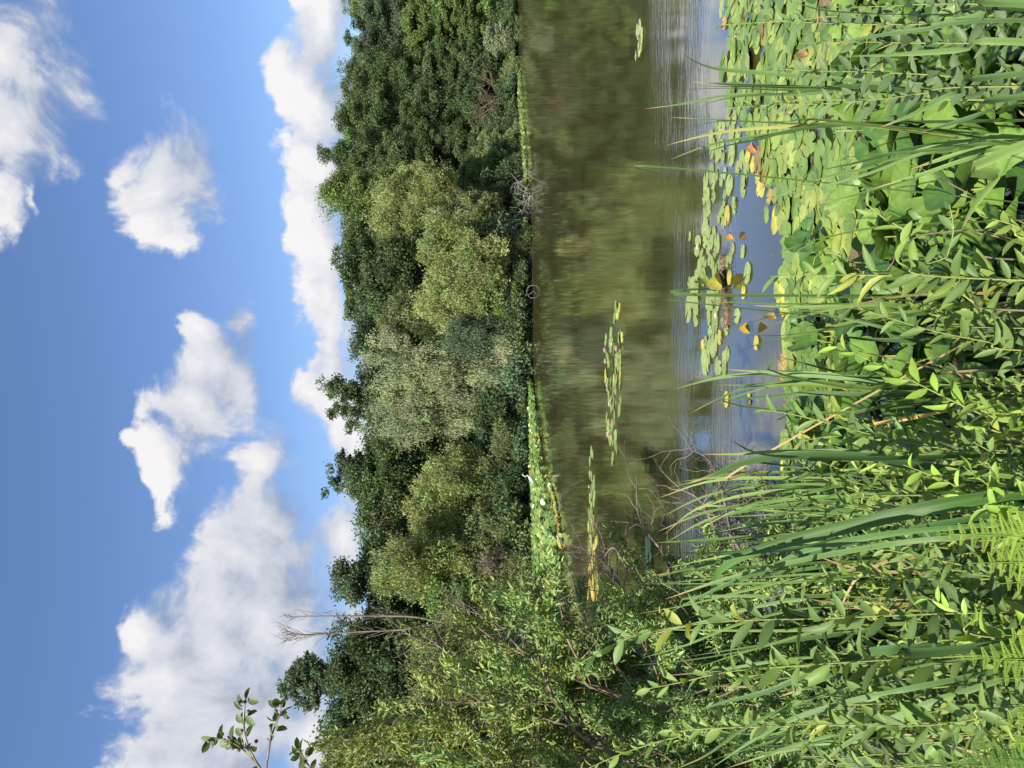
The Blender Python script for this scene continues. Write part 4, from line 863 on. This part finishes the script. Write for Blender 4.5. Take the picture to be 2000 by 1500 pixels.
MAIN = [
 ([(1505, 540), (1600, 537), (1720, 538), (1830, 541), (1900, 590), (2010, 668)], 1.75, 62, 'long leafy shoot over the open water, bent where a thick stem turns down'),
 ([(1692, 398), (1725, 425), (1770, 455), (1830, 535)], 1.7, 58, 'leafy side shoot pointing up right above the bent stem'),
 ([(1855, 400), (1862, 450), (1850, 500), (1835, 540)], 1.65, 50, 'short side shoot right of the thick bent stem'),
 ([(1676, 600), (1740, 622), (1830, 648), (1930, 668), (2015, 685)], 1.7, 48, 'slender shoot running below the thick bent stem'),
 ([(1630, 676), (1690, 700), (1770, 738), (1850, 778), (1930, 815), (2010, 850)], 1.65, 52, 'yellow green shoot slanting through the centre of the front growth'),
 ([(1488, 800), (1560, 812), (1660, 838), (1760, 862), (1900, 885), (2010, 900)], 1.8, 52, 'leafy shoot with its tip over the middle water'),
 ([(1560, 862), (1640, 852), (1760, 870), (1850, 890)], 1.9, 46, 'shoot beside the dry orange blade'),
 ([(1765, 908), (1810, 925), (1847, 939), (1925, 985), (2010, 1020)], 1.5, 62, 'bright shoot with large toothed leaves near the yellow fern'),
 ([(1883, 912), (1920, 940), (1960, 968), (2010, 1000)], 1.35, 68, 'large leaved bright shoot at the lower edge above the fern'),
 ([(1895, 860), (1940, 885), (2010, 925)], 1.4, 60, 'shoot at the lower edge in the middle'),
 ([(1550, 890), (1600, 930), (1680, 960), (1780, 1000)], 1.9, 42, 'thin shoot crossing behind the dark cattail blades'),
 ([(1548, 973), (1600, 985), (1700, 997), (1800, 1030)], 1.8, 46, 'pale green shoot over the left cattail bases'),
 ([(1690, 1070), (1756, 1078), (1868, 1101), (2010, 1130)], 1.5, 50, 'shoot below the big arching blades'),
 ([(1506, 1168), (1570, 1145), (1625, 1122), (1700, 1118), (1800, 1130)], 1.7, 50, 'light tipped shoot under the arching dark blade'),
 ([(1118, 1304), (1170, 1275), (1230, 1245), (1300, 1228), (1420, 1213), (1600, 1208), (1800, 1200), (2010, 1195)], 1.45, 62, 'longest shoot reaching high over the water at the left'),
 ([(1262, 1346), (1332, 1332), (1430, 1311), (1600, 1297), (1830, 1284), (2010, 1278)], 1.5, 58, 'tall shoot with a yellow tip leaf at the lower left'),
 ([(1430, 1325), (1530, 1312), (1620, 1300)], 1.55, 48, 'side shoot of small leaves close to the tall yellow tipped one'),
 ([(1535, 1376), (1600, 1362), (1687, 1353), (1800, 1345), (1900, 1336), (2010, 1325)], 1.5, 56, 'shoot running level in the lower left'),
 ([(1490, 1413), (1600, 1415), (1793, 1417), (1900, 1405), (2010, 1375)], 1.45, 60, 'shoot with hanging lance leaves near the left edge'),
 ([(1796, 1161), (1850, 1185), (1895, 1207), (1988, 1248)], 1.4, 56, 'bright yellow green shoot end over dark leaves at the lower left'),
 ([(1860, 1430), (1930, 1400), (2010, 1380)], 1.3, 60, 'shoot with drooping leaves at the lower left corner'),
 ([(1600, 1490), (1700, 1500), (1850, 1490), (2010, 1470)], 1.6, 50, 'shoot along the left edge at the bottom'),
 ([(1150, 1500), (1220, 1470), (1320, 1440), (1450, 1420)], 2.2, 40, 'leafy shoot in the left bushes over the water'),
 ([(1400, 50), (1470, 45), (1560, 40), (1700, 30)], 2.4, 26, 'thin pale shoot tip over the right pads'),
 ([(1418, 212), (1500, 205), (1600, 195)], 2.4, 26, 'thin pale tip beside the upright right blades'),
]
for i, (px_, D_, lp, lb) in enumerate(MAIN):
    shoot(px_, D_, lp * 1.18, lb, sg + i, group=None, step=20 if lp > 40 else 14, col=[(.145, .225, .062), (.185, .275, .065), (.12, .195, .06)][i % 3] if i not in (7, 8, 19, 4) else (.23, .37, .06))
for i, (px_, lb) in enumerate([([(1500, 38), (1600, 45), (1720, 48), (1850, 46), (1990, 40)], 'loosestrife stem nearest the right edge with hairy paired leaves'),
                               ([(1500, 135), (1580, 138), (1700, 141), (1820, 146), (1900, 150)], 'loosestrife stem between the wide pale blades'),
                               ([(1512, 203), (1600, 203), (1700, 196), (1800, 183), (1900, 170)], 'reddish loosestrife stem behind the straw coloured arc'),
                               ([(1560, 85), (1660, 82), (1780, 84), (1900, 85)], 'loosestrife stem under the wide pale blade'),
                               ([(1620, 15), (1740, 12), (1880, 8)], 'loosestrife stem cut by the right edge')]):
    shoot(px_, 2.1, 40, lb, 400 + i, group=None, step=22, col=(.125, .19, .085), hairy=True, wr=.42, rstem=.0018)
rg = np.random.default_rng(66)
for i in range(95):
    iy = 380 + 1150 * rg.uniform(0, 1) ** .6; v0 = rg.uniform(1600, 1960) if iy > 750 else rg.uniform(1780, 1980)
    if rg.random() < .2 and iy > 900: v0 = rg.uniform(1480, 1600)
    D_ = np.interp(v0, [1480, 2000], [2.6, 1.5]) * rg.uniform(.9, 1.12); ln = rg.uniform(90, 230); dy = rg.uniform(-.1, .45) * ln * (1 if iy < 1000 else -.4)
    side_ = 'under the bent stem right of centre' if iy < 700 else ('in the centre' if iy < 1050 else 'in the lower left')
    shoot([(v0, iy), (v0 + ln * .5, iy + dy * .4), (v0 + ln, iy + dy)], D_, rg.uniform(34, 68), 'short leafy willow shoot in the undergrowth ' + side_, 500 + i, 'short leafy shoots ' + side_, step=rg.uniform(13, 22), wr=rg.uniform(.18, .44),
          col=np.array([(.13, .205, .055), (.09, .155, .05), (.18, .265, .055), (.22, .30, .06), (.08, .125, .05)][rg.integers(5)]))

rg = np.random.default_rng(91)
for i in range(34):
    v, y = rg.uniform(1560, 1960), rg.uniform(420, 1500); Dd = np.interp(v, [1480, 2000], [2.7, 1.6]) * rg.uniform(.9, 1.1); q0 = P(v, y, Dd); q2 = P(v + rg.uniform(90, 260), y + rg.normal(0, 60), Dd * .97)
    b0 = ground_pt(q2, q2[1]); mb = MB(); pts = np.array([b0, q2 if q2[2] > b0[2] + .05 else b0 * .6 + q0 * .4, q0]) - b0
    if rg.random() < .5: tube(mb, cat(pts, 10), np.linspace(.004, .0015, 10), 5); o = mb.build('dry_reed', M_TWIG)
    else: blade(mb, pts, rg.uniform(.006, .012), (.42, .30, .15) if rg.random() < .6 else (.55, .45, .25), 12, .4, rg.normal(0, 1.5)); o = mb.build('dry_reed', M_BLADE)
    o.location = [float(t_) for t_ in b0]; tag(o, 'dry brown stem standing in the green growth of the near bank', 'stem', 'dry stems in the near growth')

# ---------------------------------------------------------------- ferns
def fern(base_px, D, tips, label, seed, col=(.29, .43, .075), size=.85):
    rg = np.random.default_rng(seed); b0 = P(*base_px, D); base = ground_pt(b0, D); root = thing('fern', base, label, 'fern')
    for v, y in tips:
        tp = P(v, y, D * .97) - base; mid = tp * .55 + (0, 0, .10); c_ = cat([(0, 0, 0), mid, tp], 40); mb = MB(); tube(mb, c_, np.linspace(.002, .0008, 40), 4, col)
        tg = nrm(np.gradient(c_, axis=0)); sd_ = nrm(np.cross(tg, (0.2, -1, .5))); nn = np.cross(sd_, tg); Lt = np.linalg.norm(tp)
        for i in range(16, 40):
            rel = (i - 16) / 23; PL = Lt * .10 * size * (1 - rel) ** .8 + .004
            for sgn in (-1, 1):
                d = nrm(sd_[i] * sgn + tg[i] * .35 + nn[i] * rg.normal(0, .08)); kx = np.linspace(.08, 1, 12)
                ps = c_[i] + d * (kx * PL)[:, None]; pl = PL * .20 * (1.08 - kx)
                for s2 in (-1, 1):
                    dd = np.broadcast_to(nrm(tg[i] * s2 + d * .35), (12, 3)); leaves(mb, ps, dd, np.broadcast_to(nn[i], (12, 3)) + rg.normal(0, .15, (12, 3)), pl * 1.25 + .002, PL * .12, np.array(col) * rg.uniform(.85, 1.15), T_DIA)
        mb.build('frond', M_FERN, root)
fern((2050, 1080), 1.25, [(1835, 1042), (1895, 1100), (1950, 1140)], 'bright yellow green fern at the bottom left of centre', 1)
fern((2080, 1310), 1.25, [(1880, 1285), (1945, 1325), (1960, 1240)], 'bright fern with feathery fronds at the lower left', 2)
fern((2090, 1440), 1.2, [(1950, 1405), (1975, 1450), (1990, 1390)], 'fern tips at the bottom left corner', 3)
fern((2080, 1530), 1.3, [(1795, 1490), (1860, 1500), (1920, 1480)], 'darker fern frond hanging along the left bottom edge', 4, (.16, .28, .07))

# ---------------------------------------------------------------- low ground cover on the bank
rg = np.random.default_rng(12); n = 13000
x = rg.uniform(-3.2, 2.2, n); y = rg.uniform(.7, 4.2, n); z = ground_z(x, y); ok = z > -.02; x, y, z = x[ok], y[ok], z[ok]; n = len(x)
mb = MB(); pos = np.stack([x, y, np.maximum(z, 0) + rg.uniform(0, .22, n)], 1); L = rg.uniform(.03, .075, n)
leaves(mb, pos, rg.normal(0, 1, (n, 3)) * (1, 1, .5) + (0, 0, .2), nrm(rg.normal(0, .5, (n, 3)) + (0, -.1, .9)), L, L * .45, np.array([(.06, .115, .03), (.085, .15, .04), (.045, .085, .025), (.16, .12, .06)])[rg.choice(4, n, p=[.35, .3, .25, .1])], T_LOW)
tag(mb.build('ground_cover', M_LEAF), 'low leafy ground cover on the near bank', 'ground cover', kind='stuff')
print('PADS', padn[0], 'OBJ', len(COL.objects))
